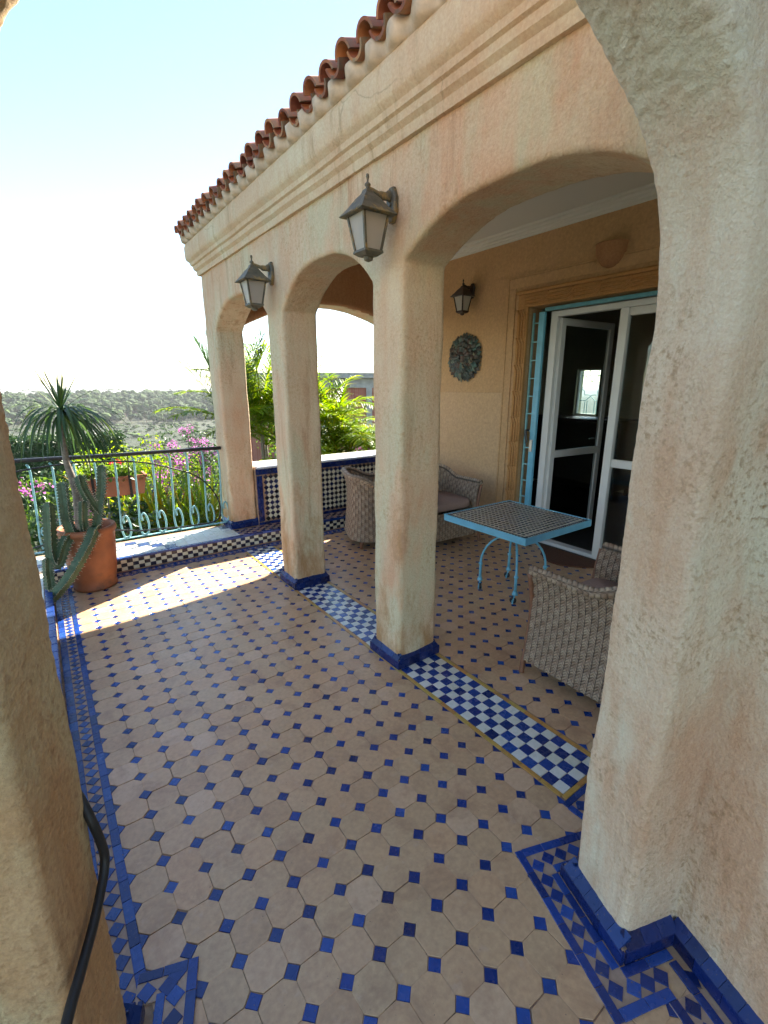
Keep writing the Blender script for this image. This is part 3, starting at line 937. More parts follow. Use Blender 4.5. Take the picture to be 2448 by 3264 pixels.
# ---- roof: body, mortar bed, barrel tiles
SL = R(19)
EAVE_X, EAVE_Z = 1.305, 2.915
def roof():
    zr = lambda x: 2.88 + (x - 1.38) * math.tan(SL)
    poly = [(1.385, 2.873), (1.70, 2.90), (1.70, 3.045), (8.2, 3.045), (8.2, zr(8.2)), (1.385, 2.895)]
    body = wall_prism(poly, lambda s_, z_, k: (s_, -3.2 if k else YE1 + 0.06, z_)).build('roof', MT['mortar'])
    hp(body)
    off = Vector(HL)
    # mortar bed with lumps between the tiles
    mb = MB(); n = 0
    y = 0.15
    while y < YE1 + 0.1:
        ph = ((y - 1.782) / 0.1555) % 1.0
        k = 0.5 + 0.5 * cos(2 * pi * ph)
        out = 1.385 - 0.03 - 0.035 * k + 0.006 * noise.noise(Vector((y * 20, 0, 0)))
        mb.add([(1.39, y, 2.855), (1.372, y, 2.862), (out + 0.012, y, 2.868 + 0.004 * noise.noise(Vector((y * 13, 3, 0)))), (out, y, 2.90 + 0.025 * k), (out + 0.03, y, 2.955)], [])
        n += 1; y += 0.0155
    for i in range(n - 1):
        for k in range(4):
            mb.f.append((i * 5 + k, i * 5 + k + 1, i * 5 + k + 6, i * 5 + k + 5))
    b = mb.build('mortar_bed', MT['mortar'], body, smooth=True)
    def barrel(up, r0, r1, L_=0.36, t=0.012):
        q = MB(); m = 10
        for (x, r_) in ((0, r0), (L_, r1)):
            for rr in (r_, r_ - t):
                for k in range(m + 1):
                    a = pi * (0.04 + 0.92 * k / m)
                    q.v.append((x, cos(a) * rr, (sin(a) * rr) * (1 if up else -1)))
        n_ = m + 1
        for k in range(m):
            q.f += [(k, k + 1, 2 * n_ + k + 1, 2 * n_ + k), (n_ + k + 1, n_ + k, 3 * n_ + k, 3 * n_ + k + 1), (k + 1, k, n_ + k, n_ + k + 1), (2 * n_ + k, 2 * n_ + k + 1, 3 * n_ + k + 1, 3 * n_ + k)]
        for k in (0, m):
            q.f.append((k, 2 * n_ + k, 3 * n_ + k, n_ + k))
        return q
    cov, pan = barrel(True, 0.062, 0.052), barrel(False, 0.058, 0.066)
    cm = cov.mesh('cover_tile', MT['roof_tile'], True); cm.set_sharp_from_angle(angle=R(40))
    pm = pan.mesh('pan_tile', MT['roof_tile'], True); pm.set_sharp_from_angle(angle=R(40))
    Y0 = 1.782
    rest = MB()
    for course in range(9):
        for i in range(-10, 22):
            for isc in (True, False):
                y = Y0 + (i + (0 if isc else 0.5)) * 0.1555
                if y > YE1 + 0.10: continue
                x = EAVE_X + course * 0.31 * cos(SL) + random.gauss(0, 0.009)
                z = EAVE_Z + course * 0.31 * sin(SL) + (0.022 if isc else 0.040) + random.gauss(0, 0.003)
                rot = Matrix.Rotation(random.gauss(0, 0.03), 4, 'Z') @ Matrix.Rotation(random.gauss(0, 0.05), 4, 'X') @ Matrix.Rotation(-SL, 4, 'Y')
                if course == 0:
                    q = link('cover_tile' if isc else 'pan_tile', cm if isc else pm, body, (x, y, z), rot.to_euler())
                else:
                    src = cov if isc else pan
                    mm = Matrix.Translation((x, y, z)) @ rot
                    rest.add([mm @ Vector(p) for p in src.v], src.f)
    r_ = rest.build('upper_tiles', MT['roof_tile'], body, smooth=True); r_['kind'] = 'stuff'
roof()

# ---- house wall, ceiling, mouldings
DY0, DY1, DZ = 1.28, 3.05, 2.285
def walls():
    mb = MB()
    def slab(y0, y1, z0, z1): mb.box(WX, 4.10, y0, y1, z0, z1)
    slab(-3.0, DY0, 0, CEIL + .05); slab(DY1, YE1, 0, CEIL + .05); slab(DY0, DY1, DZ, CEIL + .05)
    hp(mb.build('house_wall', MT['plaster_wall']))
    hp(MB().box(XB - 0.02, WX + 0.01, 0.1, YE0 + 0.01, CEIL, CEIL + 0.06).build('ceiling', MT['white_ceiling']))
    # crown moulding, three rolls
    prof = [(0.0, 2.895), (0.012, 2.898), (0.016, 2.91), (0.03, 2.918), (0.034, 2.932), (0.05, 2.94), (0.055, 2.956), (0.078, 2.964), (0.082, CEIL)]
    q = MB(); k = len(prof)
    for y in (0.1, YE0): q.add([(WX - o, y, z) for o, z in prof], [])
    q.f += [(i, i + 1, i + 1 + k, i + k) for i in range(k - 1)]
    for x in (XB, WX): q.add([(x, YE0 - o, z) for o, z in prof], [])
    q.f += [(2 * k + i, 2 * k + i + 1, 2 * k + i + 1 + k, 2 * k + i + k) for i in range(k - 1)]
    for y in (0.1, YE0): q.add([(XB + o, y, z) for o, z in prof], [])
    q.f += [(4 * k + i, 4 * k + i + 1, 4 * k + i + 1 + k, 4 * k + i + k) for i in range(k - 1)]
    hp(q.build('crown_moulding', MT['white_ceiling'], angle=25))
    # room behind the door
    rx = 7.0
    q = MB()
    q.box(rx, rx + 0.2, -1.0, 4.06, 0, CEIL); q.box(rx, rx + 0.2, 4.45, YE1, 0, CEIL)
    q.box(rx, rx + 0.2, 4.06, 4.45, 0, 1.12); q.box(rx, rx + 0.2, 4.06, 4.45, 1.82, CEIL)
    q.box(4.10, rx + 0.2, YE1 - 0.12, YE1 - 0.002, 0, CEIL); q.box(4.10, rx + 0.2, -1.2, -1.0, 0, CEIL)
    hp(q.build('room_wall', MT['room']))
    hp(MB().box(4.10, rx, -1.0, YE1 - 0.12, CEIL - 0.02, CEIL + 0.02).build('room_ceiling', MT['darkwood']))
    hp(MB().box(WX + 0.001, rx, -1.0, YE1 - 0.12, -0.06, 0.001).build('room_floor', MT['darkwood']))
walls()

# ---- raised panel on the wall and carved surround of the door
def carving():
    q = MB()
    # flat frieze band that frames the doorway, a thin lip each side
    for (y0, y1, z0, z1, d) in ((3.22, 3.30, 0.0, 2.469, 0.008), (1.0, 3.30, 2.47, 2.56, 0.008), (3.301, 3.318, 0.0, 2.5605, 0.013), (1.0, 3.318, 2.561, 2.577, 0.013)):
        q.box(WX - d, WX + .002, y0, y1, z0, z1, ch=0.003)
    q.box(WX - 0.006, WX + .002, 3.319, YE0, 1.555, 1.573)
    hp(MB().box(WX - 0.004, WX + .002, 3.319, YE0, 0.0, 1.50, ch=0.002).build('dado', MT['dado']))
    hp(q.build('wall_panel', MT['plaster_wall']))
    s = MB()
    w0, w1 = DY1, DY1 + 0.115
    s.box(WX - 0.03, WX + 0.004, w0, w1, 0, DZ + 0.115, ch=0.004)
    s.box(WX - 0.0305, WX + 0.004, DY0 - 0.115, DY1 - 0.0005, DZ, DZ + 0.115, ch=0.004)
    s.box(WX - 0.03, WX + 0.004, DY0 - 0.115, DY0, 0, DZ, ch=0.004)
    s.box(WX - 0.052, WX + 0.003, DY0 - 0.14, w1 + 0.02, DZ + 0.118, DZ + 0.15, ch=0.012)
    sur = s.build('door_surround', MT['carve']); hp(sur)
    # interlaced relief ribs: three ribs with a jog every 0.25 m
    x = WX - 0.034
    for k in range(10):
        z0 = 0.02 + k * 0.25; z1 = z0 + 0.19
        if z1 > 2.32: break
        for j in range(3):
            y = w0 + 0.022 + j * 0.032
            MB().tube([(x, y, z0), (x, y, z1), (x, y + 0.024, z1 + 0.045), (x, y + 0.024, z1 + 0.058)], 0.0085, 6).build('carved_rib', MT['carve'], sur, smooth=True)
    for k in range(9):
        y0 = w0 + 0.03 - k * 0.25; y1 = y0 - 0.19
        if y1 < DY0: break
        for j in range(3):
            z = DZ + 0.022 + j * 0.03
            MB().tube([(x, y0, z), (x, y1, z), (x, y1 - 0.045, z + 0.022), (x, y1 - 0.058, z + 0.022)], 0.0085, 6).build('carved_rib', MT['carve'], sur, smooth=True)
carving()

# ================================================================== checkered step
STEP_Z = 0.13
def tiled_step():
    st = empty('tiled_step', (1.0, STEP_Y, 0), 0, 'low step with a blue and cream checkered riser along the far railing and parapet', 'step')
    off = Vector((1.0, STEP_Y, 0))
    XL = -0.118
    core = MB()
    core.box(XL - 0.95, 1.45, STEP_Y + 0.006, 4.93, -0.6, STEP_Z - 0.004)
    core.box(1.4501, WX - 0.004, STEP_Y + 0.006, 4.99, -0.15, STEP_Z - 0.004)
    core.box(-0.95, XL - 0.006, 1.25, STEP_Y + 0.006, -0.15, STEP_Z - 0.004)
    core.build('step_core', MT['grout'], st, loc=-off)
    t, tz = 0.046, 0.0325
    b = MB().box(-t / 2 + .0008, t / 2 - .0008, -0.004, 0.004, -tz / 2 + .0008, tz / 2 - .0008, ch=0.001)
    md, mc = b.mesh('dark_riser_tile', MT['black_tile']), b.mesh('cream_riser_tile', MT['cream_tile'])
    rest = {0: MB(), 1: MB()}
    cells = []
    nx = int((WX - XL) / t)
    for i in range(nx):
        for j in range(3):
            cells.append((XL + (i + 0.5) * t, STEP_Y + 0.003, 0.012 + (j + 0.5) * tz, (i + j) % 2, 0))
    for i in range(int((STEP_Y - 1.3) / t)):
        for j in range(3):
            cells.append((XL - 0.003, STEP_Y - (i + 0.5) * t, 0.012 + (j + 0.5) * tz, (i + j) % 2, 1))
    done = 0
    for x, y, z, c, side in cells:
        vis = side == 0 and (x < 1.62 or 1.72 < x < 2.6)
        if vis and done < 300:
            link('cream_riser_tile' if c else 'dark_riser_tile', mc if c else md, st, Vector((x, y, z)) - off, (random.gauss(0, .012), random.gauss(0, .01), random.gauss(0, .012)))
            done += 1
        else:
            mm = Matrix.Translation((x, y, z)) @ Matrix.Rotation(pi / 2 * side, 4, 'Z')
            rest[c].add([mm @ Vector(p) for p in b.v], b.f)
    for c in (0, 1):
        o = rest[c].build('riser_tiles', MT['cream_tile' if c else 'black_tile'], st, loc=-off); o['kind'] = 'stuff'
    # nosing and tread tiles
    L_ = 0.10
    nose = MB().box(-L_ / 2 + .001, L_ / 2 - .001, -0.012, 0.035, STEP_Z - 0.021, STEP_Z, ch=0.004).mesh('nosing_tile', MT['blue'])
    for i in range(int((WX - XL) / L_)):
        link('nosing_tile', nose, st, Vector((XL + (i + 0.5) * L_, STEP_Y + 0.004, random.uniform(-.0006, .0006))) - off, (0, 0, random.gauss(0, .005)))
    for i in range(int((STEP_Y - 1.3) / L_)):
        link('nosing_tile', nose, st, Vector((XL - 0.004, STEP_Y - 0.05 - (i + 0.5) * L_, random.uniform(-.0006, .0006))) - off, (0, 0, pi / 2 + random.gauss(0, .005)))
    tw = 0.0985
    tread = MB().box(-tw / 2 + .001, tw / 2 - .001, -tw / 2 + .001, tw / 2 - .001, STEP_Z - 0.012, STEP_Z, ch=0.0012)
    tm = tread.mesh('tread_tile', MT['white_tile'])
    td = tread.mesh('tread_tile', MT['bluedark'])
    for i in range(-8, int((1.42 - XL) / tw) + 1):
        for j in range(4):
            link('tread_tile', tm if (i + j) % 9 else td, st, Vector((XL + (i + 0.5) * tw, STEP_Y + 0.042 + (j + 0.5) * tw, random.uniform(-.0006, .0006))) - off, (0, 0, random.gauss(0, .006)))
    sm = 0.045
    s2 = MB().box(-sm / 2 + .0008, sm / 2 - .0008, -sm / 2 + .0008, sm / 2 - .0008, STEP_Z - 0.012, STEP_Z, ch=0.001)
    tt = [MB(), MB()]
    for i in range(int((WX - 1.46) / sm)):
        for j in range(4):
            mm = Matrix.Translation((1.46 + (i + 0.5) * sm, STEP_Y + 0.042 + (j + 0.5) * sm, 0))
            tt[(i + j) % 2].add([mm @ Vector(p) for p in s2.v], s2.f)
    for k in (0, 1):
        o = tt[k].build('small_tread_tiles', MT['bluedark' if k else 'terra_small'], st, loc=-off); o['kind'] = 'stuff'
    for i in range(1):
        q = MB()
        for a in range(5):
            for bb in range(32):
                mm = Matrix.Translation((XL - 0.042 - (a + 0.5) * tw, STEP_Y - 0.02 - (bb + 0.5) * tw, 0))
                q.add([mm @ Vector(p) for p in tread.v], tread.f)
        o = q.build('side_tread_tiles', MT['white_tile'], st, loc=-off); o['kind'] = 'stuff'
tiled_step()

# ================================================================== tiled parapet inside the end arch
def parapet():
    x0, x1, yf, yb, z0, z1 = 1.738, 3.79, 4.655, 4.985, STEP_Z, 0.735
    off = Vector((x0, yf, z0))
    pp = empty('tiled_parapet', off, 0, 'low porch wall faced with black and cream diamond tiles under the end arch', 'parapet')
    MB().box(x0, x1 + 0.12, yf + 0.008, yb, z0 - 0.05, z1).build('parapet_core', MT['grout'], pp, loc=-off)
    s = 0.040 * math.sqrt(2) / 2      # half diagonal
    t = MB().prism(diamond(s - 0.0012), 0, 0.009, M=Matrix.Rotation(pi / 2, 4, 'X'), ch=0.0012)
    md, mc = t.mesh('dark_diamond_tile', MT['black_tile']), t.mesh('cream_diamond_tile', MT['cream_tile'])
    zlo, zhi = z0 + 0.035, z1 - 0.06
    xl = x0 + 0.075
    cells = []
    nx = int((x1 - xl) / s); nz = int((zhi - zlo) / s)
    for i in range(1, nx):
        for j in range(1, nz):
            if (i + j) % 2: continue
            cells.append((xl + i * s, zlo + j * s, j % 2))
    cells.sort(key=lambda c: (not (1.75 < c[0] < 2.02 or 2.4 < c[0] < 3.3), c[0]))
    rest = {0: MB(), 1: MB()}; done = {0: 0, 1: 0}
    for x, z, c in cells:
        if done[c] < 290:
            done[c] += 1
            link('dark_diamond_tile' if c else 'cream_diamond_tile', md if c else mc, pp, Vector((x, yf + 0.009, z)) - off, (random.gauss(0, .015), random.gauss(0, .02), random.gauss(0, .015)))
        else:
            mm = Matrix.Translation((x, yf + 0.009, z))
            rest[c].add([mm @ Vector(p) for p in t.v], t.f)
    for c in (0, 1):
        if rest[c].f:
            o = rest[c].build('diamond_tiles', MT['black_tile' if c else 'cream_tile'], pp, loc=-off); o['kind'] = 'stuff'
    bt = 0.062
    e = MB().box(-bt / 2 + .0008, bt / 2 - .0008, -0.004, 0.006, -0.015, 0.015, ch=0.0015).mesh('frame_tile', MT['bluedark'])
    for zz in (z0 + 0.017, z1 - 0.045, z1 - 0.014):
        for i in range(int((x1 - x0) / bt)):
            link('frame_tile', e, pp, Vector((x0 + (i + 0.5) * bt, yf + 0.003, zz)) - off, (0, random.gauss(0, .008), 0))
    for xx in (x0 + 0.018, x0 + 0.049):
        for i in range(8):
            link('frame_tile', e, pp, Vector((xx, yf + 0.0035, zlo + 0.035 + i * bt)) - off, (0, pi / 2, 0))
    # coping
    cw = 0.082
    cop = MB().box(-cw / 2 + .001, cw / 2 - .001, -0.02, 0.20, z1 + 0.002, z1 + 0.028, ch=0.006).mesh('coping_tile', MT['pale_blue'])
    cop2 = MB().box(-cw / 2 + .001, cw / 2 - .001, 0.201, 0.375, z1 + 0.002, z1 + 0.028, ch=0.004).mesh('coping_tile', MT['white_tile'])
    for i in range(int((x1 - x0) / cw)):
        for me in (cop, cop2):
            link('coping_tile', me, pp, Vector((x0 + 0.01 + (i + 0.5) * cw, yf, random.uniform(-.0008, .0008))) - off, (0, 0, random.gauss(0, .006)))
parapet()

# ================================================================== near oblique arch wall
def near_arch():
    base = loc12(0.84, 0.95)
    a, b = -0.388, 0.922
    T0, T1 = 0.735, 0.950
    right = [(0.922, 1.70), (0.917, 1.80), (0.908, 1.886), (0.892, 1.947), (0.867, 2.01), (0.828, 2.073), (0.764, 2.146), (0.711, 2.199), (0.646, 2.262), (0.56, 2.325), (0.44, 2.38), (0.267, 2.41)]
    left = [(0.546 - s_, z_) for s_, z_ in reversed(right[:-1])]
    poly = [(b, -0.05)] + right + left + [(a, -0.05), (-0.75, -0.05), (-0.75, 2.95), (1.45, 2.95), (1.45, -0.05)]
    me = round_wall(poly, T1 - T0, 0.0078, 0.022, lambda s_, z_, t: tuple(loc12(T0 + t, s_, z_)), 0.006, 7.0, 0.0021)
    ret = [(-1.3, -0.05), (0.80, -0.05), (0.80, 3.05), (-1.3, 3.05)]
    me2 = round_wall(ret, 0.20, 0.0095, 0.02, lambda s_, z_, t: tuple(loc12(s_, 1.105 + t, z_)), 0.006, 7.0, 0.0019)
    for m_ in (me, me2):
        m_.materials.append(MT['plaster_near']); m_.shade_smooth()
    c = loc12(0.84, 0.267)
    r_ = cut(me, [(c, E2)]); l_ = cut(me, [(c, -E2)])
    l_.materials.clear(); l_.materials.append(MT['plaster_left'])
    root = empty('arch_wall', base, 0, 'rough stucco archway in the foreground with a pillar at right and a pier at left', 'arch')
    pil = link('pillar', r_, root, -base)
    pier = link('pier', l_, root, -base)
    link('return_wall', me2, root, -base)
    core = MB().prism([l2(T0 - .02, b - .02), l2(T1 + .02, b - .02), l2(T1 + .02, 1.2), l2(T0 - .02, 1.2)], 0, 0.05)
    core.prism([l2(-1.2, 1.085), l2(T0, 1.085), l2(T0, 1.2), l2(-1.2, 1.2)], 0, 0.0498)
    core.build('plinth_core', MT['grout'], pil)
    plinth_run(pil, l2(T1, b), l2(T0, b), n2v, pm=PLP)
    plinth_run(pil, l2(T0, b), l2(T0, 1.105), n1v, pm=PLP, ext=(.4, -1))
    plinth_run(pil, l2(T0, 1.105), l2(-0.4, 1.105), n2v, pm=PLP, ext=(-.4, 0))
    plinth_run(pil, l2(T1, b), l2(T1, 1.2), e1v, pm=PLP, ext=(.4, 0))
    plinth_run(pier, l2(T0, a), l2(T1, a), e2v, pm=PLP)
    plinth_run(pier, l2(T0, -1.0), l2(T0, a), n1v, pm=PLP, ext=(0, .4))
    plinth_run(pier, l2(T1, -0.7), l2(T1, a), e1v, pm=PLP, ext=(0, .4))
near_arch()

# ================================================================== railing
def railing():
    Y, Z0 = 4.81, STEP_Z
    off = Vector((0.4, Y, Z0))
    rl = empty('balcony_railing', off, 0, 'wrought iron balcony railing with black handrail and pale turquoise scrolled bars', 'railing')
    xs0, xs1 = -1.05, 1.455
    h = MB()
    pts = [(xs0, Y, 0.985), (-0.2, Y, 0.984), (0.4, Y, 0.975), (0.9, Y, 0.972), (xs1 - 0.01, Y, 0.967)]
    h.tube(spline(pts, 6), 0.024, 10, squash=(1.0, 0.75))
    h.build('handrail', MT['iron'], rl, smooth=True, loc=-off)
    MB().box(xs0, xs1 - 0.02, Y - 0.012, Y + 0.012, 0.183, 0.192).build('bottom_rail', MT['turq_light'], rl, loc=-off)
    for k in range(17):
        x = 1.405 - k * 0.1545
        if x < xs0: break
        b = MB()
        p = [(x, 0.950), (x + 0.012, 0.925), (x + 0.016, 0.86), (x + 0.010, 0.65), (x, 0.42), (x - 0.006, 0.30), (x + 0.006, 0.215), (x + 0.035, 0.196), (x + 0.062, 0.225), (x + 0.070, 0.30), (x + 0.056, 0.38), (x + 0.034, 0.405), (x + 0.016, 0.375), (x + 0.020, 0.335)]
        b.tube([(q.x, Y, q.z) for q in spline([(a, 0, z) for a, z in p], 5)], 0.0075, 6, squash=(1, 1.3))
        b.build('baluster', MT['turq_light'], rl, smooth=True, loc=-off)
    arc = [(0.22, 0.938), (0.53, 0.916), (0.751, 0.881), (0.949, 0.814), (1.141, 0.735), (1.262, 0.63), (1.349, 0.496), (1.384, 0.356), (1.351, 0.24), (1.261, 0.212), (1.152, 0.212), (0.997, 0.215), (0.834, 0.23), (0.634, 0.243), (0.448, 0.282), (0.22, 0.30)]
    full = arc + [(0.44 - x, z) for x, z in reversed(arc[1:-1])] + [arc[0]]
    MB().tube([(q.x, Y - 0.016, q.z) for q in spline([(x, 0, z) for x, z in full], 5)], 0.0075, 6).build('ellipse_bar', MT['iron'], rl, smooth=True, loc=-off)
railing()

# ---- clay planter hung outside the railing
def planter():
    c = Vector((0.475, 5.0, 0.575))
    pl = empty('hanging_planter', c, 0, 'rectangular terracotta planter held outside the railing by black straps', 'planter')
    m = MB()
    def ring(hx, hy, z): return [(-hx, -hy, z), (hx, -hy, z), (hx, hy, z), (-hx, hy, z)]
    rings = [ring(0.245, 0.075, 0), ring(0.270, 0.095, 0.155), ring(0.282, 0.105, 0.158), ring(0.282, 0.105, 0.185), ring(0.262, 0.085, 0.185), ring(0.255, 0.08, 0.14)]
    for r_ in rings: m.add(r_, [])
    for k in range(len(rings) - 1):
        for i in range(4):
            m.f.append((k * 4 + i, k * 4 + (i + 1) % 4, k * 4 + 4 + (i + 1) % 4, k * 4 + 4 + i))
    m.f += [(3, 2, 1, 0), tuple(20 + i for i in range(4))]
    m.build('trough', MT['planter'], pl, angle=30)
    MB().box(-0.255, 0.255, -0.08, 0.08, 0.135, 0.15).build('soil', MT['soil'], pl)
    for x in (-0.17, 0.13):
        s_ = MB().box(x - 0.011, x + 0.011, -0.112, -0.1065, -0.02, 0.19)
        s_.box(x - 0.011, x + 0.011, -0.1065, 0.11, -0.012, -0.004)
        s_.tube([(x, -0.109, 0.19), (x, -0.15, 0.30), (x, -0.19, 0.385)], 0.005, 6)
        s_.build('strap', MT['iron'], pl)
    return pl
planter()

# ================================================================== lanterns
def lantern(metal, label, group):
    """origin at the wall plate centre; +Y points away from the wall"""
    t = empty('wall_lantern', (0, 0, 0), 0, label, 'wall lamp', group)
    p = MB()
    outl = [(cos(a) * 0.036, sin(a) * 0.078) for a in [R(22.5 + 45 * k) for k in range(8)]]
    p.prism([(x, z) for x, z in outl], 0, 0.022, M=Matrix(((1, 0, 0, 0), (0, 0, 1, -0.002), (0, 1, 0, 0), (0, 0, 0, 1))), ch=0.006)
    p.tube([(0, 0.018, 0.0), (0, 0.026, 0.0)], 0.008, 8)
    p.build('back_plate', metal, t)
    a = MB()
    a.tube(spline([(0, 0.015, 0.035), (0, 0.06, 0.028), (0, 0.115, 0.038), (0, 0.142, 0.04)], 5), [0.024] * 3 + [0.018] * 4 + [0.011] * 9, 8, squash=(0.45, 1.0))
    a.tube(spline([(0, 0.018, -0.045), (0, 0.05, -0.035), (0, 0.085, 0.0), (0, 0.12, 0.03)], 5), 0.007, 6)
    a.build('arm', metal, t, smooth=True)
    cy, cz = 0.142, -0.105
    f = MB().lathe([(0.0, 0.148), (0.006, 0.145), (0.008, 0.134), (0.004, 0.122), (0.005, 0.114), (0.013, 0.108), (0.014, 0.102), (0.008, 0.096), (0.012, 0.083), (0.020, 0.07)], 10, (0, cy, cz + 0.055))
    f.build('finial', metal, t, smooth=True)
    r_ = MB()
    def sq(h, z): return [(-h, cy - h, z), (h, cy - h, z), (h, cy + h, z), (-h, cy + h, z)]
    rg = [sq(0.091, cz + 0.036), sq(0.094, cz + 0.040), sq(0.064, cz + 0.073), sq(0.040, cz + 0.106), sq(0.021, cz + 0.126), sq(0.016, cz + 0.14)]
    for q in rg: r_.add(q, [])
    for k in range(len(rg) - 1):
        for i in range(4): r_.f.append((k * 4 + i, k * 4 + (i + 1) % 4, k * 4 + 4 + (i + 1) % 4, k * 4 + 4 + i))
    r_.f += [(3, 2, 1, 0), (20, 21, 22, 23)]
    r_.build('roof', metal, t)
    ht, hb, zt, zb = 0.064, 0.040, cz + 0.040, cz - 0.105
    for i in range(4):
        sx, sy = ((-1, -1), (1, -1), (1, 1), (-1, 1))[i]
        MB().tube([(sx * ht, cy + sy * ht, zt), (sx * hb, cy + sy * hb, zb)], 0.0075, 4).build('corner_bar', metal, t)
        sx2, sy2 = ((-1, -1), (1, -1), (1, 1), (-1, 1))[(i + 1) % 4]
        k = 0.985
        q = [Vector((sx * ht * k, cy + sy * ht * k, zt)), Vector((sx2 * ht * k, cy + sy2 * ht * k, zt)), Vector((sx2 * hb * k, cy + sy2 * hb * k, zb)), Vector((sx * hb * k, cy + sy * hb * k, zb))]
        MB().add(q + [Vector((v.x * 0.96, cy + (v.y - cy) * 0.96, v.z)) for v in q], [(0, 1, 2, 3), (7, 6, 5, 4), (0, 4, 5, 1), (1, 5, 6, 2), (2, 6, 7, 3), (3, 7, 4, 0)]).build('pane', MT['frost'], t)
    b = MB()
    rg = [sq(0.048, zb + 0.004), sq(0.050, zb - 0.006), sq(0.030, zb - 0.020)]
    for q in rg: b.add(q, [])
    for k in range(2):
        for i in range(4): b.f.append((k * 4 + i, k * 4 + 4 + i, k * 4 + 4 + (i + 1) % 4, k * 4 + (i + 1) % 4))
    b.f += [(0, 1, 2, 3), (11, 10, 9, 8)]
    b.lathe([(0.024, -0.018), (0.020, -0.034), (0.006, -0.040), (0.0, -0.042)], 10, (0, cy, zb))
    b.build('base', metal, t)
    return t
LG = 'wall lanterns of the porch'
l1 = lantern(MT['lamp_metal'], 'greenish bronze wall lantern on the nearer column, above the middle arch', LG)
l1.location = (XF - 0.002, 1.935, 2.362); l1.rotation_euler = (0, 0, pi / 2)
l2_ = copy_tree(l1); l2_['label'] = 'greenish bronze wall lantern on the farther column, beside the far arch'
l2_.location = (XF - 0.002, 3.325, 2.318)
l3 = lantern(MT['lamp_dark'], 'dark brown wall lantern indoors above the round sun plaque', LG)
l3.location = (WX - 0.002, 3.80, 2.535); l3.rotation_euler = (0, 0, pi / 2)

# ---- half bowl plaster uplight
def uplight():
    t = empty('bowl_wall_light', (WX, 2.29, 2.6), 0, 'ochre plaster half bowl light high on the wall above the doorway', 'wall lamp')
    prof = [(0.0, -0.115), (0.03, -0.112), (0.07, -0.09), (0.10, -0.052), (0.118, -0.005), (0.128, 0.055), (0.130, 0.062), (0.12, 0.062), (0.10, 0.0), (0.0, -0.08)]
    MB().lathe(prof, 20, (0.002, 0, 0), a0=pi / 2, a1=1.5 * pi).build('bowl', MT['brown_plaster'], t, smooth=True)
    MB().tube([(0.0, 0, 0.0), (-0.05, 0, 0.0), (-0.05, 0, 0.06)], 0.012, 8).build('lamp_holder', MT['lamp_dark'], t)
uplight()

# ---- sun plaque of layered metal petals
def plaque():
    t = empty('sun_plaque', (WX, 3.87, 1.87), 0, 'round patinated metal sun face plaque with layered petals on the wall', 'plaque')
    Mw = Matrix(((0, 0, -1, 0), (1, 0, 0, 0), (0, 1, 0, 0), (0, 0, 0, 1)))   # local disc z -> -X
    MB().lathe([(0.0, 0.012), (0.19, 0.010), (0.20, 0.0)], 36, M=Mw).build('backing_disc', MT['patina'], t)
    for n, r0, r1, z, w_ in ((34, 0.13, 0.262, 0.014, 0.046), (28, 0.11, 0.230, 0.032, 0.046), (22, 0.085, 0.185, 0.048, 0.044), (16, 0.06, 0.135, 0.062, 0.042)):
        for k in range(n):
            a = 2 * pi * (k + random.uniform(-.12, .12)) / n
            rr = r1 * random.uniform(0.93, 1.05); ww = w_ * random.uniform(0.8, 1.2)
            zz = z + random.uniform(0, .008)
            m = Matrix.Rotation(a, 4, 'Z')
            q = [m @ Vector(v) for v in ((r0, -ww * .45, zz), (rr * .86, -ww * .62, zz + .004), (rr, 0, zz - .004), (rr * .86, ww * .62, zz + .004), (r0, ww * .45, zz), (r0, 0, zz + 0.012), (rr * .84, 0, zz + .015))]
            MB().add([Mw @ v for v in q], [(0, 1, 6, 5), (1, 2, 6), (2, 3, 6), (3, 4, 5, 6), (0, 4, 3, 2, 1)]).build('petal', MT['patina'], t)
    f = MB().lathe([(0.0, 0.088), (0.03, 0.085), (0.058, 0.072), (0.072, 0.055)], 20, M=Mw)
    f.build('face', MT['patina'], t, smooth=True)
    nz = MB().tube([Mw @ Vector(v) for v in ((0, 0.03, 0.083), (0, 0.0, 0.092), (0, -0.02, 0.098))], [0.005, 0.008, 0.012], 6)
    nz.tube([Mw @ Vector(v) for v in ((-0.022, -0.038, 0.08), (0, -0.042, 0.086), (0.022, -0.038, 0.08))], 0.005, 6)
    for s_ in (-1, 1):
        nz.tube([Mw @ Vector(v) for v in ((s_ * 0.012, 0.02, 0.086), (s_ * 0.028, 0.024, 0.083), (s_ * 0.042, 0.018, 0.078))], 0.006, 6)
    nz.build('features', MT['patina'], t, smooth=True)
plaque()

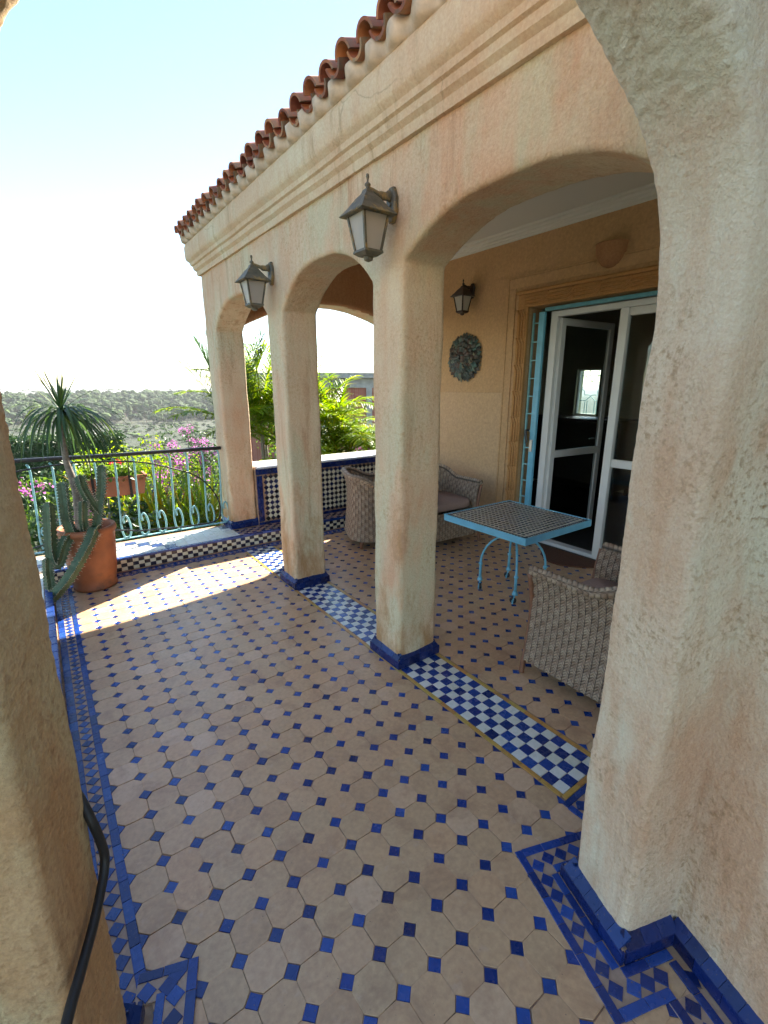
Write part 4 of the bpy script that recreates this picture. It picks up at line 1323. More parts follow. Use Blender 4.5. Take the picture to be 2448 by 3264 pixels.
# ================================================================== door
def glass_pane(mb, x0, x1, y0, y1, z0, z1): return mb.box(x0, x1, y0, y1, z0, z1)
def door():
    D0 = 4.01
    t = empty('glass_door', (4.03, 2.1, 0), 0, 'white framed double glass door with its left leaf swung open inwards', 'door')
    off = Vector((4.03, 2.1, 0))
    fr = MB()
    ya, yb, yl = 1.40, 2.868, 2.80
    fr.box(D0, D0 + 0.06, yl, yb, 0.0, 2.235, ch=0.003)
    fr.box(D0, D0 + 0.0595, ya, yl, 2.185, 2.235, ch=0.003)
    fr.box(D0, D0 + 0.06, ya - 0.06, ya, 0, 2.235, ch=0.003)
    fr.box(D0 - 0.01, D0 + 0.08, ya, yl - 0.0005, 0.003, 0.04, ch=0.003)
    fr.build('frame', MT['white_paint'], t, loc=-off)
    def leaf(name, w_, z0, z1, zm):
        """leaf in local coords: hinge at y=0, runs to y=w, thickness in x"""
        s_ = 0.058
        b = MB()
        b.box(-0.02, 0.02, 0, s_, z0, z1, ch=0.003); b.box(-0.02, 0.02, w_ - s_, w_, z0, z1, ch=0.003)
        for (a, c) in ((z0, z0 + 0.075), (zm - 0.035, zm + 0.035), (z1 - 0.062, z1)):
            b.box(-0.0195, 0.0195, s_ + .0003, w_ - s_ - .0003, a, c, ch=0.003)
        o = b.build(name, MT['white_paint'], t)
        for a, c in ((z0 + 0.075, zm - 0.035), (zm + 0.035, z1 - 0.062)):
            MB().box(-0.004, 0.004, s_ - 0.003, w_ - s_ + 0.003, a - 0.003, c + 0.003).build('pane', MT['glass'], o)
        return o
    op = leaf('open_leaf', 0.80, 0.05, 2.175, 0.91)
    op.location = Vector((4.05, 2.79, 0)) - off
    op.rotation_euler = (0, 0, math.atan2(-(4.85 - 4.05), (2.73 - 2.79)))
    MB().tube([(-0.03, 0.76, 1.02), (-0.05, 0.76, 1.02), (-0.05, 0.66, 1.02)], 0.008, 6).build('handle', MT['iron'], op)
    fx = leaf('fixed_leaf', 0.795, 0.042, 2.183, 0.91)
    fx.location = Vector((D0 + 0.03, ya + 0.003, 0)) - off
    ms = MB().box(D0 - 0.012, D0 + 0.045, 2.134, 2.20, 0.041, 2.184, ch=0.003).build('meeting_stile', MT['white_paint'], t, loc=-off)
door()

def gate():
    t = empty('folded_gate', (3.97, 2.96, 0), 0, 'turquoise metal security gate folded back in the door reveal', 'gate')
    off = Vector((3.97, 2.96, 0))
    MB().box(3.955, 3.985, 2.905, 2.965, 0.02, 2.235, ch=0.003).build('stile', MT['bright_blue'], t, loc=-off)
    MB().box(3.955, 3.975, 3.018, 3.034, 0.02, 2.235).build('stile', MT['turq_light'], t, loc=-off)
    for k in range(13):
        z = 0.12 + k * 0.168
        MB().box(3.960, 3.970, 2.965, 3.018, z, z + 0.012).build('rung', MT['turq_light'], t, loc=-off)
    MB().box(3.955, 3.985, 1.30, 2.904, 2.238, 2.268).build('track', MT['turquoise'], t, loc=-off)
    MB().box(3.944, 3.9545, 2.925, 2.955, 0.93, 1.05, ch=0.002).build('lock_plate', MT['silver'], t, loc=-off)
    MB().tube([(3.955, 2.985, 1.14), (3.925, 2.995, 1.14), (3.92, 2.99, 1.10), (3.925, 2.975, 1.02)], 0.012, 8).build('handle', MT['iron'], t, loc=-off)
gate()

# ---- lattice window seen through the room
def lattice():
    y0, y1, z0, z1, x = 4.06, 4.45, 1.12, 1.82, 7.08
    t = empty('lattice_window', (x, (y0 + y1) / 2, z0), 0, 'small window with a star lattice grille at the back of the dark room', 'window')
    off = Vector((x, (y0 + y1) / 2, z0))
    b = MB()
    for (a, c, d, e) in ((y0, y0 + .02, z0, z1), (y1 - .02, y1, z0, z1), (y0, y1, z0, z0 + .02), (y0, y1, z1 - .02, z1)):
        b.box(x - .03, x + .03, a, c, d, e)
    b.build('frame', MT['white_paint'], t, loc=-off)
    g = MB()
    def ln(pts): g.tube([(x + 0.05, y0 + (y1 - y0) * u, z0 + (z1 - z0) * v) for u, v in pts], 0.006, 5)
    ln([(.25, 1), (.25, .86), (.0, .86)]); ln([(.62, 1), (.62, .86), (1, .86)]); ln([(.25, .86), (.62, .86)])
    for s_ in (0, 1):
        f = (lambda u: u) if s_ == 0 else (lambda u: 1 - u)
        ln([(f(.2), .86), (f(.55), .72), (f(.78), .72), (f(.78), .64), (f(.92), .58), (f(.78), .52), (f(.78), .44), (f(.55), .44), (f(.3), .32), (f(.0), .32)])
    for u in (.2, .3, .62, .72): ln([(u, .32), (u, 0)])
    g.build('grille', MT['turq_light'], t, smooth=True, loc=-off)
    MB().box(x - .003, x + .003, y0 + .02, y1 - .02, z0 + .02, z1 - .02).build('pane', MT['glass'], t, loc=-off)
    # sideboard under the window
    s_ = empty('sideboard', (6.6, 4.1, 0), 0, 'dark wooden sideboard under the lattice window inside the room', 'sideboard')
    MB().box(-0.25, 0.3, -0.8, 0.7, 0.12, 1.08, ch=0.01).build('body', MT['darkwood'], s_)
    MB().box(-0.28, 0.32, -0.83, 0.73, 1.081, 1.11, ch=0.006).build('top', MT['darkwood'], s_)
    for xx in (-0.2, 0.25):
        for yy in (-0.75, 0.65): MB().box(xx - .03, xx + .03, yy - .03, yy + .03, 0.0, 0.121).build('leg', MT['darkwood'], s_)
lattice()

# ---- brown half-round mat
def mat():
    pts = [(0.0, 0.42), (0.0, -0.36)] + [(-0.36 * sin(pi * k / 16), -0.36 + 0.78 * k / 16) for k in range(1, 16)]
    o = MB().prism(pts[::-1], 0.002, 0.014, ch=0.004).build('door_mat', MT['mat'], None, loc=(WX + 0.03, 2.30, 0))
    tag(o, 'dark brown half round mat on the floor before the glass door', 'mat')
mat()

# ================================================================== table
def table():
    c = Vector((2.83, 2.185, 0))
    t = empty('mosaic_table', c, 0, 'square mosaic topped table with sky blue metal frame and castors', 'table')
    H, W = 0.605, 0.385
    fr = MB()
    for (x0, x1, y0, y1) in ((-W, W, -W, -W + 0.006), (-W, W, W - 0.006, W), (-W, -W + 0.006, -W + .006, W - .006), (W - 0.006, W, -W + .006, W - .006)):
        fr.box(x0, x1, y0, y1, H - 0.048, H + 0.002)
    fr.build('frame', MT['bright_blue'], t)
    MB().box(-W + .006, W - .006, -W + .006, W - .006, H - 0.03, H - 0.0035).build('bed', MT['cream_tile'], t)
    # mosaic: small dark rhombs over the cream bed, a toothed border round it
    n = 17; s = 2 * (W - 0.055) / n
    m = MB()
    for i in range(n):
        for j in range(n):
            x = -W + 0.055 + (i + 0.5) * s; y = -W + 0.055 + (j + 0.5) * s
            h = s * 0.37
            m.prism([(x - h, y - h * .45), (x + h * .35, y - h), (x + h, y + h * .45), (x - h * .35, y + h)], H - 0.01, H - 0.0005)
    k = 2 * (W - 0.012) / 30
    for i in range(30):
        a = -W + 0.012 + i * k
        for sx in (1, -1):
            y0 = sx * (W - 0.038); y1 = sx * (W - 0.014)
            p = [(a + .001, y0), (a + k - .001, y0), (a + k / 2, y1)]
            q = [(-y_, x_) for x_, y_ in p]
            for pp in (p, q):
                ar = (pp[1][0] - pp[0][0]) * (pp[2][1] - pp[0][1]) - (pp[1][1] - pp[0][1]) * (pp[2][0] - pp[0][0])
                m.prism(pp if ar > 0 else pp[::-1], H - 0.01, H - 0.0005)
    o = m.build('mosaic_tiles', MT['black_tile'], t); o['kind'] = 'stuff'
    # four bent legs meeting under the middle
    MB().lathe([(0.0, 0.452), (0.03, 0.455), (0.03, 0.485), (0.018, 0.49), (0.018, 0.54), (0.05, 0.545), (0.05, 0.5555), (0.0, 0.5555)], 12).build('hub', MT['bright_blue'], t)
    MB().box(-0.30, 0.30, -0.012, 0.012, H - 0.049, H - 0.031).box(-0.012, 0.012, -0.30, -0.0125, H - 0.0488, H - 0.031).box(-0.012, 0.012, 0.0125, 0.30, H - 0.0488, H - 0.031).build('cross_bar', MT['bright_blue'], t)
    for kx, ky in ((-1, -1), (-1, 1), (1, 1), (1, -1)):
        d = Vector((kx, ky, 0)).normalized(); R_ = 0.245
        pts = [Vector((0, 0, 0.47))] + [d * (R_ * sin(a)) + Vector((0, 0, 0.225 + 0.245 * cos(a))) for a in [R(q) for q in (12, 28, 44, 58, 70, 80, 88)]] + [d * R_ + Vector((0, 0, 0.19)), d * R_ + Vector((0, 0, 0.095))]
        lg = MB().tube(pts, [0.008] + [0.0085] * 6 + [0.009, 0.0105, 0.0115], 8)
        lg.lathe([(0.011, -0.01), (0.017, -0.006), (0.017, 0.004), (0.011, 0.008)], 10, tuple(d * R_ + Vector((0, 0, 0.215))))
        lg.lathe([(0.0, -0.012), (0.022, -0.012), (0.022, 0.0), (0.014, 0.004), (0.018, 0.012), (0.012, 0.018)], 10, tuple(d * R_ + Vector((0, 0, 0.085))))
        lo = lg.build('leg', MT['bright_blue'], t, smooth=True)
        a = random.uniform(0, 2 * pi)
        mm = Matrix.Translation(d * R_ + Vector((0.012 * cos(a), 0.012 * sin(a), 0.0265))) @ Matrix.Rotation(a + pi / 2, 4, 'Z') @ Matrix.Rotation(pi / 2, 4, 'Y')
        MB().lathe([(0.0, -0.007), (0.014, -0.008), (0.024, -0.008), (0.026, -0.004), (0.026, 0.004), (0.024, 0.008), (0.014, 0.008), (0.0, 0.007)], 16, M=mm).build('castor_wheel', MT['rubber'], lo, smooth=True)
        fk = MB()
        for q in (-0.012, 0.012):
            fk.tube([mm @ Vector((0, 0, q)), mm @ Vector((0.03, 0, q)), Vector(d * R_ + Vector((0, 0, 0.076)))], 0.005, 5)
        fk.build('castor_fork', MT['bright_blue'], lo)
table()

# ================================================================== wicker tub chairs
def chair_meshes():
    hw, hd, rc = 0.305, 0.31, 0.17
    path = []
    def seg(a, b, n):
        for k in range(n): path.append((a[0] + (b[0] - a[0]) * k / n, a[1] + (b[1] - a[1]) * k / n))
    seg((-hw, hd), (-hw, -hd + rc), 60)
    for k in range(30):
        a = pi + (pi / 2) * k / 30; path.append((-hw + rc + rc * cos(a), -hd + rc + rc * sin(a)))
    seg((-hw + rc, -hd), (hw - rc, -hd), 44)
    for k in range(30):
        a = 1.5 * pi + (pi / 2) * k / 30; path.append((hw - rc + rc * cos(a), -hd + rc + rc * sin(a)))
    seg((hw, -hd + rc), (hw, hd), 60); path.append((hw, hd))
    P = [Vector((x, y, 0)) for x, y in path]
    S = [0.0]
    for i in range(1, len(P)): S.append(S[-1] + (P[i] - P[i - 1]).length)
    # resample evenly
    cell = 0.0345; per = 8
    nc = int(S[-1] / cell); ns = nc * per
    Q = []
    j = 0
    for i in range(ns + 1):
        s = S[-1] * i / ns
        while j < len(S) - 2 and S[j + 1] < s: j += 1
        t = (s - S[j]) / max(1e-9, S[j + 1] - S[j]); Q.append(P[j].lerp(P[j + 1], t))
    Nn = []
    for i in range(ns + 1):
        d = (Q[min(i + 2, ns)] - Q[max(i - 2, 0)]).normalized(); Nn.append(Vector((-d.y, d.x, 0)) * -1)
    def top(p):
        b = max(0.0, min(1.0, (-p.y - 0.02) / 0.27)); b = b * b * (3 - 2 * b)
        return 0.635 + 0.10 * b
    rows = 16; nr = rows * per
    zb = 0.085
    outer = MB(); inner = MB()
    for sgn, mb in ((1, outer), (-1, inner)):
        for j in range(nr + 1):
            v = j / nr
            for i in range(ns + 1):
                p = Q[i]; zt = top(p) - 0.02
                fl = 0.028 * (1 - v) ** 2 - 0.012 * sin(pi * v) + 0.035 * max(0, (v - 0.7) / 0.3) ** 2
                u = i / per; w_ = j / per
                par = 1 if (int(u) + int(w_)) % 2 == 0 else -1
                bump = 0.0045 * par * abs(sin(pi * u)) ** 0.7 * abs(sin(pi * w_)) ** 0.5
                st = 0.0025 * abs(cos(pi * u * 1.0))
                off = fl + sgn * 0.010 + (bump + st) * sgn
                mb.v.append(tuple(p + Nn[i] * off + Vector((0, 0, zb + (zt - zb) * v))))
        for j in range(nr):
            for i in range(ns):
                a = j * (ns + 1) + i
                mb.f.append((a, a + 1, a + ns + 2, a + ns + 1) if sgn > 0 else (a + ns + 1, a + ns + 2, a + 1, a))
    shell = MB(); shell.add(outer.v, outer.f); shell.add(inner.v, inner.f)
    rim = MB()
    rp = [Q[i] + Nn[i] * 0.035 + Vector((0, 0, top(Q[i]) - 0.012)) for i in range(0, ns + 1, 6)]
    rim.tube(rp, [0.026 + 0.002 * sin(k * 2.1) for k in range(len(rp))], 10)
    fe = MB()
    for s_ in (-1, 1):
        x = s_ * hw
        fe.tube(spline([(x + s_ * .035, hd + 0.006, 0.60), (x - s_ * .004, hd + 0.008, 0.42), (x - s_ * .002, hd + 0.008, 0.25), (x + s_ * .03, hd + 0.008, 0.06), (x + s_ * .036, hd + 0.008, 0.0)], 5), 0.015, 8)
    apron = MB()
    n1 = int((2 * hw - 0.03) / cell) * per; r1 = 8 * per
    for j in range(r1 + 1):
        for i in range(n1 + 1):
            u, w_ = i / per, j / per
            par = 1 if (int(u) + int(w_)) % 2 == 0 else -1
            bump = 0.0035 * par * abs(sin(pi * u)) ** .7 * abs(sin(pi * w_)) ** .5
            apron.v.append((-hw + 0.015 + (2 * hw - 0.03) * i / n1, hd - 0.012 + bump, 0.085 + (0.36 - 0.085) * j / r1))
    for j in range(r1):
        for i in range(n1):
            a = j * (n1 + 1) + i
            apron.f.append((a + n1 + 1, a + n1 + 2, a + 1, a))
    cu = MB()
    # pillow: rounded box
    nx, ny = 14, 14
    for lev, (zz, k) in enumerate(((0.37, .93), (0.385, 1.0), (0.43, 1.0), (0.455, .97))):
        for i in range(48):
            a = 2 * pi * i / 48
            c_, s_ = cos(a), sin(a)
            e = 0.28
            cu.v.append((0.262 * k * math.copysign(abs(c_) ** e, c_), 0.02 + 0.265 * k * math.copysign(abs(s_) ** e, s_), zz))
    for lev in range(3):
        for i in range(48):
            a = lev * 48 + i; b = lev * 48 + (i + 1) % 48
            cu.f.append((a, b, b + 48, a + 48))
    n0 = len(cu.v); cu.v.append((0, 0.02, 0.475)); cu.v.append((0, .02, .368))
    for i in range(48):
        cu.f.append((144 + i, 144 + (i + 1) % 48, n0)); cu.f.append(((i + 1) % 48, i, n0 + 1))
    legs = []
    for x in (-0.27, 0.27):
        legs.append(MB().tube([(x, -0.25, 0.0), (x * .97, -0.235, 0.10)], [0.015, 0.02], 8))
    def uvmesh(mb, uvs, name):
        me = mb.mesh(name, MT['wicker'], True)
        lay_ = me.uv_layers.new(name='weave')
        vi = np.empty(len(me.loops), dtype=np.int32); me.loops.foreach_get('vertex_index', vi)
        lay_.data.foreach_set('uv', np.array(uvs, dtype=np.float32)[vi].ravel())
        return me
    g1 = [(i / per, j / per) for j in range(nr + 1) for i in range(ns + 1)]
    g2 = [(i / per, j / per) for j in range(r1 + 1) for i in range(n1 + 1)]
    g3 = [(k / 10.0 + 0.5, i * 0.45) for i in range(len(rp)) for k in range(10)]
    return dict(shell=uvmesh(shell, g1 + g1, 'woven_shell'), rim=uvmesh(rim, g3, 'rim'), front=fe.mesh('front_post', MT['brownwood'], True),
                apron=uvmesh(apron, g2, 'front_apron'), cushion=cu.mesh('seat_cushion', MT['cushion'], True), legs=[l.mesh('leg', MT['brownwood'], True) for l in legs])
CM = chair_meshes()
def chair(loc, rz, label):
    t = empty('wicker_chair', loc, rz, label, 'chair', 'wicker tub chairs round the table')
    link('woven_shell', CM['shell'], t); link('rim', CM['rim'], t); link('front_posts', CM['front'], t)
    link('front_apron', CM['apron'], t); link('seat_cushion', CM['cushion'], t)
    for l in CM['legs']: link('leg', l, t)
    return t
chair((2.335, 1.105, 0), R(-1), 'grey wicker armchair in the foreground, partly hidden by the right pillar')
chair((2.74, 3.86, 0), R(-112), 'grey wicker armchair turned sideways against the tiled porch wall')
chair((3.21, 3.52, 0), R(178), 'grey wicker armchair facing out behind the nearer column, beside the house wall')

# ================================================================== garden hose at the left pier
def hose():
    pts = [(-0.16, 1.22, 0.76), (-0.11, 1.14, 0.76), (-0.060, 1.05, 0.745), (-0.036, 0.992, 0.69), (-0.026, 0.997, 0.598), (-0.030, 0.985, 0.562), (-0.044, 0.953, 0.538), (-0.064, 0.900, 0.524), (-0.09, 0.830, 0.520), (-0.118, 0.75, 0.52), (-0.16, 0.60, 0.50)]
    pts = [Vector(p) - E2 * 0.004 for p in pts]
    pts += [Vector((-0.22, 0.45, 0.36)), Vector((-0.26, 0.30, 0.10)), Vector((-0.30, 0.1, 0.014)), Vector((-0.5, -0.2, 0.014))]
    o = MB().tube(spline(pts, 6), 0.0095, 10).build('garden_hose', MT['rubber'], smooth=True)
    tag(o, 'black rubber hose hanging down beside the left stucco pier', 'hose')
hose()

# ================================================================== plant helpers
def at(az, el, dist):
    """a point in the place from bearing, elevation and distance as surveyed from the terrace"""
    a, e = R(az), R(el)
    return Vector((sin(a) * dist, cos(a) * dist, EYE.z + dist * math.tan(e)))

def blade(mb, base, d, length, width, droop, seg=6, fold=0.25, up=Vector((0, 0, 1))):
    """one strap leaf with a folded midrib, drooping under its weight"""
    d = Vector(d).normalized(); p = Vector(base)
    side = d.cross(up)
    if side.length < 1e-3: side = Vector((1, 0, 0))
    side.normalize()
    n0 = len(mb.v)
    for k in range(seg + 1):
        t = k / seg
        w_ = width * (0.55 + 0.9 * t if t < 0.35 else (1.0 - ((t - 0.35) / 0.65) ** 1.6)) * 0.5
        nrm = side.cross(d)
        mb.v += [tuple(p - side * w_ + nrm * w_ * fold), tuple(p), tuple(p + side * w_ + nrm * w_ * fold)]
        d = (d + Vector((0, 0, -droop / seg))).normalized()
        p = p + d * (length / seg)
    for k in range(seg):
        a = n0 + k * 3
        mb.f += [(a, a + 1, a + 4, a + 3), (a + 1, a + 2, a + 5, a + 4)]

def leaf_quad(mb, p, n, size, asp=0.55):
    n = n.normalized()
    t = n.cross(Vector((random.gauss(0, 1), random.gauss(0, 1), random.gauss(0, 1))))
    if t.length < 1e-3: t = Vector((1, 0, 0))
    t.normalize(); b = n.cross(t)
    i = len(mb.v)
    mb.v += [tuple(p - t * size * .5), tuple(p + b * size * asp * .5 + n * size * .06), tuple(p + t * size * .5 - n * size * .1), tuple(p - b * size * asp * .5 + n * size * .06)]
    mb.f.append((i, i + 1, i + 2, i + 3))

def clumps(center, radii, n, seed):
    rnd = random.Random(seed); out = []
    while len(out) < n:
        v = Vector((rnd.uniform(-1, 1), rnd.uniform(-1, 1), rnd.uniform(-1, 1)))
        if v.length > 1 or v.length < 0.35: continue
        out.append((Vector(center) + Vector((v.x * radii[0], v.y * radii[1], v.z * radii[2])), rnd.uniform(0.55, 1.0)))
    return out

def fill_leaves(mb, cl, r, per, size, asp=0.55):
    for c, k in cl:
        for _ in range(per):
            v = Vector((random.gauss(0, 1), random.gauss(0, 1), random.gauss(0, 1))).normalized()
            p = c + v * r * k * random.uniform(0.55, 1.05)
            leaf_quad(mb, p, (v + Vector((random.gauss(0, .5), random.gauss(0, .5), random.gauss(0.3, .5)))), size * random.uniform(0.7, 1.25), asp)

def shrub(name, label, cat, base, height, radius, mat, leaf=0.07, n=26, per=70, flowers=None, fl_n=8, group=None, asp=0.55, seed=1):
    """stems from the ground, clumps of leaves with gaps, optional flower heads"""
    t = empty(name, base, 0, label, cat, group)
    c = Vector((0, 0, height - radius[2]))
    cl = clumps(c, radius, n, seed)
    st = MB()
    rnd = random.Random(seed)
    for q, k in cl[:10]:
        st.tube(spline([(rnd.uniform(-.06, .06), rnd.uniform(-.06, .06), 0), (q.x * .4, q.y * .4, q.z * .5), tuple(q)], 3), [0.02] * 3 + [0.012] * 4, 5)
    st.build('stem', MT['bark'], t)
    mb = MB(); rr = min(radius) * 0.42
    fill_leaves(mb, cl, rr, per, leaf, asp)
    mb.build('foliage', mat, t)
    if flowers is not None:
        fm = MB()
        up = sorted(cl, key=lambda q: -(q[0].z - q[0].y * 0.6 - q[0].x * .2) + rnd.uniform(-.3, .3))[:fl_n]
        for q, k in up:
            for _ in range(3):
                v = Vector((rnd.gauss(0, 1) - .3, rnd.gauss(0, 1) - .8, rnd.gauss(0.4, 1))).normalized()
                cc = q + v * rr * k * 0.98
                for _ in range(22):
                    leaf_quad(fm, cc + Vector((random.gauss(0, .05), random.gauss(0, .05), random.gauss(0, .045))), Vector((random.gauss(0, 1), random.gauss(-.5, 1), random.gauss(.3, 1))), 0.042, 0.8)
        o = fm.build('flowers', flowers, t); o['kind'] = 'stuff'
    return t

def frond(mb, base, d, length, n=26, leaflet=0.45, width=0.03, droop=1.1, sweep=0.9, ldroop=0.5, rachis=None, up_v=0.35):
    d = Vector(d).normalized(); p = Vector(base); pts = [p.copy()]
    seg = 14
    ds = []
    for k in range(seg):
        pts.append(p + d * (length / seg)); p = pts[-1].copy(); ds.append(d.copy())
        d = (d + Vector((0, 0, -droop / seg * (0.4 + 1.2 * k / seg)))).normalized()
    ds.append(d.copy())
    if rachis is not None: rachis.tube(pts, [0.012 * (1 - 0.8 * k / seg) + 0.002 for k in range(seg + 1)], 5)
    for i in range(n):
        t = 0.12 + 0.88 * i / (n - 1)
        k = t * seg; k0 = min(int(k), seg - 1); q = pts[k0].lerp(pts[k0 + 1], k - k0); dd = ds[k0]
        side = dd.cross(Vector((0, 0, 1)))
        if side.length < 1e-3: side = Vector((1, 0, 0))
        side.normalize(); nn = side.cross(dd)
        L_ = leaflet * (sin(pi * (0.12 + 0.80 * t)) ** 0.7) * random.uniform(0.85, 1.1)
        for s_ in (-1, 1):
            ld = side * s_ + dd * sweep * random.uniform(.8, 1.2) + nn * up_v * random.uniform(0.3, 1.2)
            blade(mb, q, ld, L_, width, ldroop * random.uniform(.6, 1.3), seg=3, fold=0.3)

def palm(name, label, base, trunk_h, n, length, mat, leaflet, width, spread, droop, seed, nl=26, group=None, ldroop=0.5, stems=1, trunk_r=0.09, arc=None):
    random.seed(seed)
    t = empty(name, base, 0, label, 'palm', group)
    tr = MB(); fo = MB(); ra = MB()
    for s_ in range(stems):
        sx, sy = (0, 0) if stems == 1 else (random.gauss(0, .22), random.gauss(0, .22))
        h = trunk_h * random.uniform(.75, 1.1) if stems > 1 else trunk_h
        tr.tube(spline([(sx * .4, sy * .4, 0), (sx * .8, sy * .8, h * .5), (sx, sy, h)], 5), [trunk_r * (1.1 - 0.03 * k) for k in range(11)], 8)
        for k in range(n):
            a = 2 * pi * (k + random.uniform(-.3, .3)) / n
            e = R(random.uniform(*spread))
            frond(fo, (sx, sy, h), (cos(a) * cos(e), sin(a) * cos(e), sin(e)), length * random.uniform(.8, 1.1), nl, leaflet, width, droop, 0.9, ldroop, ra)
    tr.build('trunk', MT['bark'], t, smooth=True)
    o = fo.build('crown', mat, t)
    ra.build('frond_stems', MT['leaf_lime'] if mat == MT['leaf_lime'] else MT['palm'], t, smooth=True)
    return t

# ================================================================== potted plants on the terrace
POT = Vector((0.175, 4.24, 0))
def pot():
    t = empty('clay_pot', POT, 0, 'large terracotta pot standing at the far left corner of the terrace', 'pot')
    prof = [(0.0, 0.004), (0.150, 0.004), (0.156, 0.010), (0.156, 0.028), (0.149, 0.034), (0.160, 0.10), (0.172, 0.20), (0.182, 0.32), (0.190, 0.43), (0.192, 0.455), (0.203, 0.465), (0.207, 0.49), (0.200, 0.510), (0.184, 0.512), (0.174, 0.50), (0.168, 0.44)]
    m = MB().lathe(prof, 48)
    o = m.build('pot_body', MT['terracotta'], t, smooth=True)
    MB().lathe([(0.171, 0.44), (0.10, 0.452), (0.0, 0.456)], 24).build('soil', MT['soil'], t, smooth=True)
pot()

def head_plant():
    random.seed(5)
    t = empty('ponytail_plant', POT + Vector((0, 0, 0.45)), 0, 'slim trunked plant with a mop of drooping strap leaves in the clay pot', 'plant')
    off = POT + Vector((0, 0, 0.45))
    tp = [(0.150, 4.25, 0.45), (0.146, 4.26, 0.60), (0.152, 4.27, 0.76), (0.140, 4.27, 0.88), (0.122, 4.27, 1.04), (0.131, 4.27, 1.24), (0.144, 4.27, 1.39)]
    rs = [0.052, 0.036, 0.031, 0.027, 0.022, 0.019, 0.020]
    sp = spline(tp, 5)
    rr = []
    for k in range(len(sp)):
        u = k / 5; i = min(int(u), 5); rr.append(rs[i] + (rs[min(i + 1, 6)] - rs[i]) * (u - i))
    MB().tube(sp, rr, 12).build('trunk', MT['bark'], t, smooth=True, loc=-off)
    mb = MB()
    top = Vector((0.144, 4.27, 1.39))
    for k in range(92):
        a = random.gauss(-0.5, 1.5); e = R(random.uniform(0, 48))
        L_ = random.uniform(0.36, 0.62)
        blade(mb, top + Vector((cos(a) * .014, sin(a) * .014, random.uniform(-.03, .02))), (cos(a) * cos(e), sin(a) * cos(e), sin(e)), L_, 0.021, random.uniform(1.9, 3.0), seg=10)
    for k in range(24):
        a = random.uniform(0, 2 * pi); e = R(random.uniform(50, 86))
        blade(mb, top + Vector((0, 0, 0.01)), (cos(a) * cos(e) - 0.12, sin(a) * cos(e), sin(e)), random.uniform(0.22, 0.40), 0.016, random.uniform(0.0, 0.5), seg=6)
    for k in range(12):
        a = random.uniform(0, 2 * pi); e = R(random.uniform(25, 50))
        blade(mb, top, (cos(a) * cos(e), sin(a) * cos(e), sin(e)), random.uniform(0.40, 0.60), 0.013, random.uniform(0.4, 1.0), seg=8)
    mb.build('leaves', MT['drac'], t, loc=-off)
head_plant()

def cactus():
    random.seed(9)
    t = empty('candelabra_cactus', POT + Vector((0.02, -0.08, 0.45)), 0, 'ribbed green cactus with jagged stems spilling over the front of the clay pot', 'cactus')
    off = POT + Vector((0.02, -0.08, 0.45))
    stems = [([(0.24, 4.12, 0.50), (0.205, 4.04, 0.50), (0.150, 4.00, 0.41), (0.02, 3.96, 0.23), (-0.09, 3.95, 0.11), (-0.17, 3.95, 0.05)], 0.044),
             ([(0.11, 4.18, 0.47), (0.03, 4.08, 0.46), (-0.05, 4.05, 0.30), (-0.075, 4.06, 0.38), (-0.055, 4.08, 0.58), (-0.035, 4.08, 0.76)], 0.046),
             ([(-0.12, 4.00, 0.10), (-0.115, 4.03, 0.25), (-0.10, 4.05, 0.36)], 0.040),
             ([(0.10, 4.18, 0.46), (0.072, 4.12, 0.50), (0.055, 4.11, 0.62), (0.062, 4.12, 0.76), (0.068, 4.13, 0.89)], 0.044),
             ([(0.22, 4.15, 0.46), (0.245, 4.11, 0.56), (0.275, 4.11, 0.68), (0.315, 4.12, 0.84), (0.335, 4.13, 0.99)], 0.042),
             ([(0.265, 4.11, 0.63), (0.225, 4.10, 0.72), (0.190, 4.10, 0.83), (0.178, 4.11, 0.93)], 0.038),
             ([(0.17, 4.17, 0.46), (0.155, 4.08, 0.55), (0.165, 4.07, 0.66), (0.178, 4.08, 0.74)], 0.034)]
    sp_ = MB()
    for pts, r0 in stems:
        P = spline(pts, 14); n = len(P); m = MB(); prev = None
        tw = random.uniform(0, pi)
        for i in range(n):
            d = (P[min(i + 1, n - 1)] - P[max(i - 1, 0)]).normalized()
            a = d.cross(Vector((0, 1, 0.2))) if prev is None else prev - d * prev.dot(d)
            a.normalize(); prev = a; b = d.cross(a)
            tp = min(1, (n - 1 - i) / 4 + 0.25) * (1 if i > 1 else .8)
            sc_ = 1 + 0.13 * (1 if i % 2 else -1)
            for k in range(16):
                an = 2 * pi * k / 16 + tw
                rr = r0 * 0.92 * tp * (1.0 * sc_ if k % 4 == 0 else (0.50 if k % 4 == 2 else 0.66))
                m.v.append(tuple(P[i] + a * cos(an) * rr + b * sin(an) * rr))
        for i in range(n - 1):
            for k in range(16):
                a0 = i * 16 + k; b0 = i * 16 + (k + 1) % 16
                m.f.append((a0, b0, b0 + 16, a0 + 16))
        m.f.append(tuple(range(15, -1, -1))); m.f.append(tuple(range((n - 1) * 16, n * 16)))
        m.build('stem', MT['cactus'], t, loc=-off)
        for i in range(1, n - 1):
            for k in (0, 4, 8, 12):
                q = Vector(m.v[i * 16 + k]); o_ = (q - P[i]).normalized()
                sd_ = o_.cross(Vector((0, 0, 1))).normalized() * 0.0022
                up_ = Vector((0, 0, 0.0022))
                for f_ in range(2):
                    tip = q + (o_ + Vector((random.gauss(0, .4), random.gauss(0, .4), random.gauss(0, .5)))) * 0.010
                    sp_.add([q - sd_ - up_, q + sd_ - up_, q + up_, tip], [(0, 1, 3), (1, 2, 3), (2, 0, 3)])
    o = sp_.build('spines', MT['spine'], t, loc=-off); o['kind'] = 'stuff'
cactus()

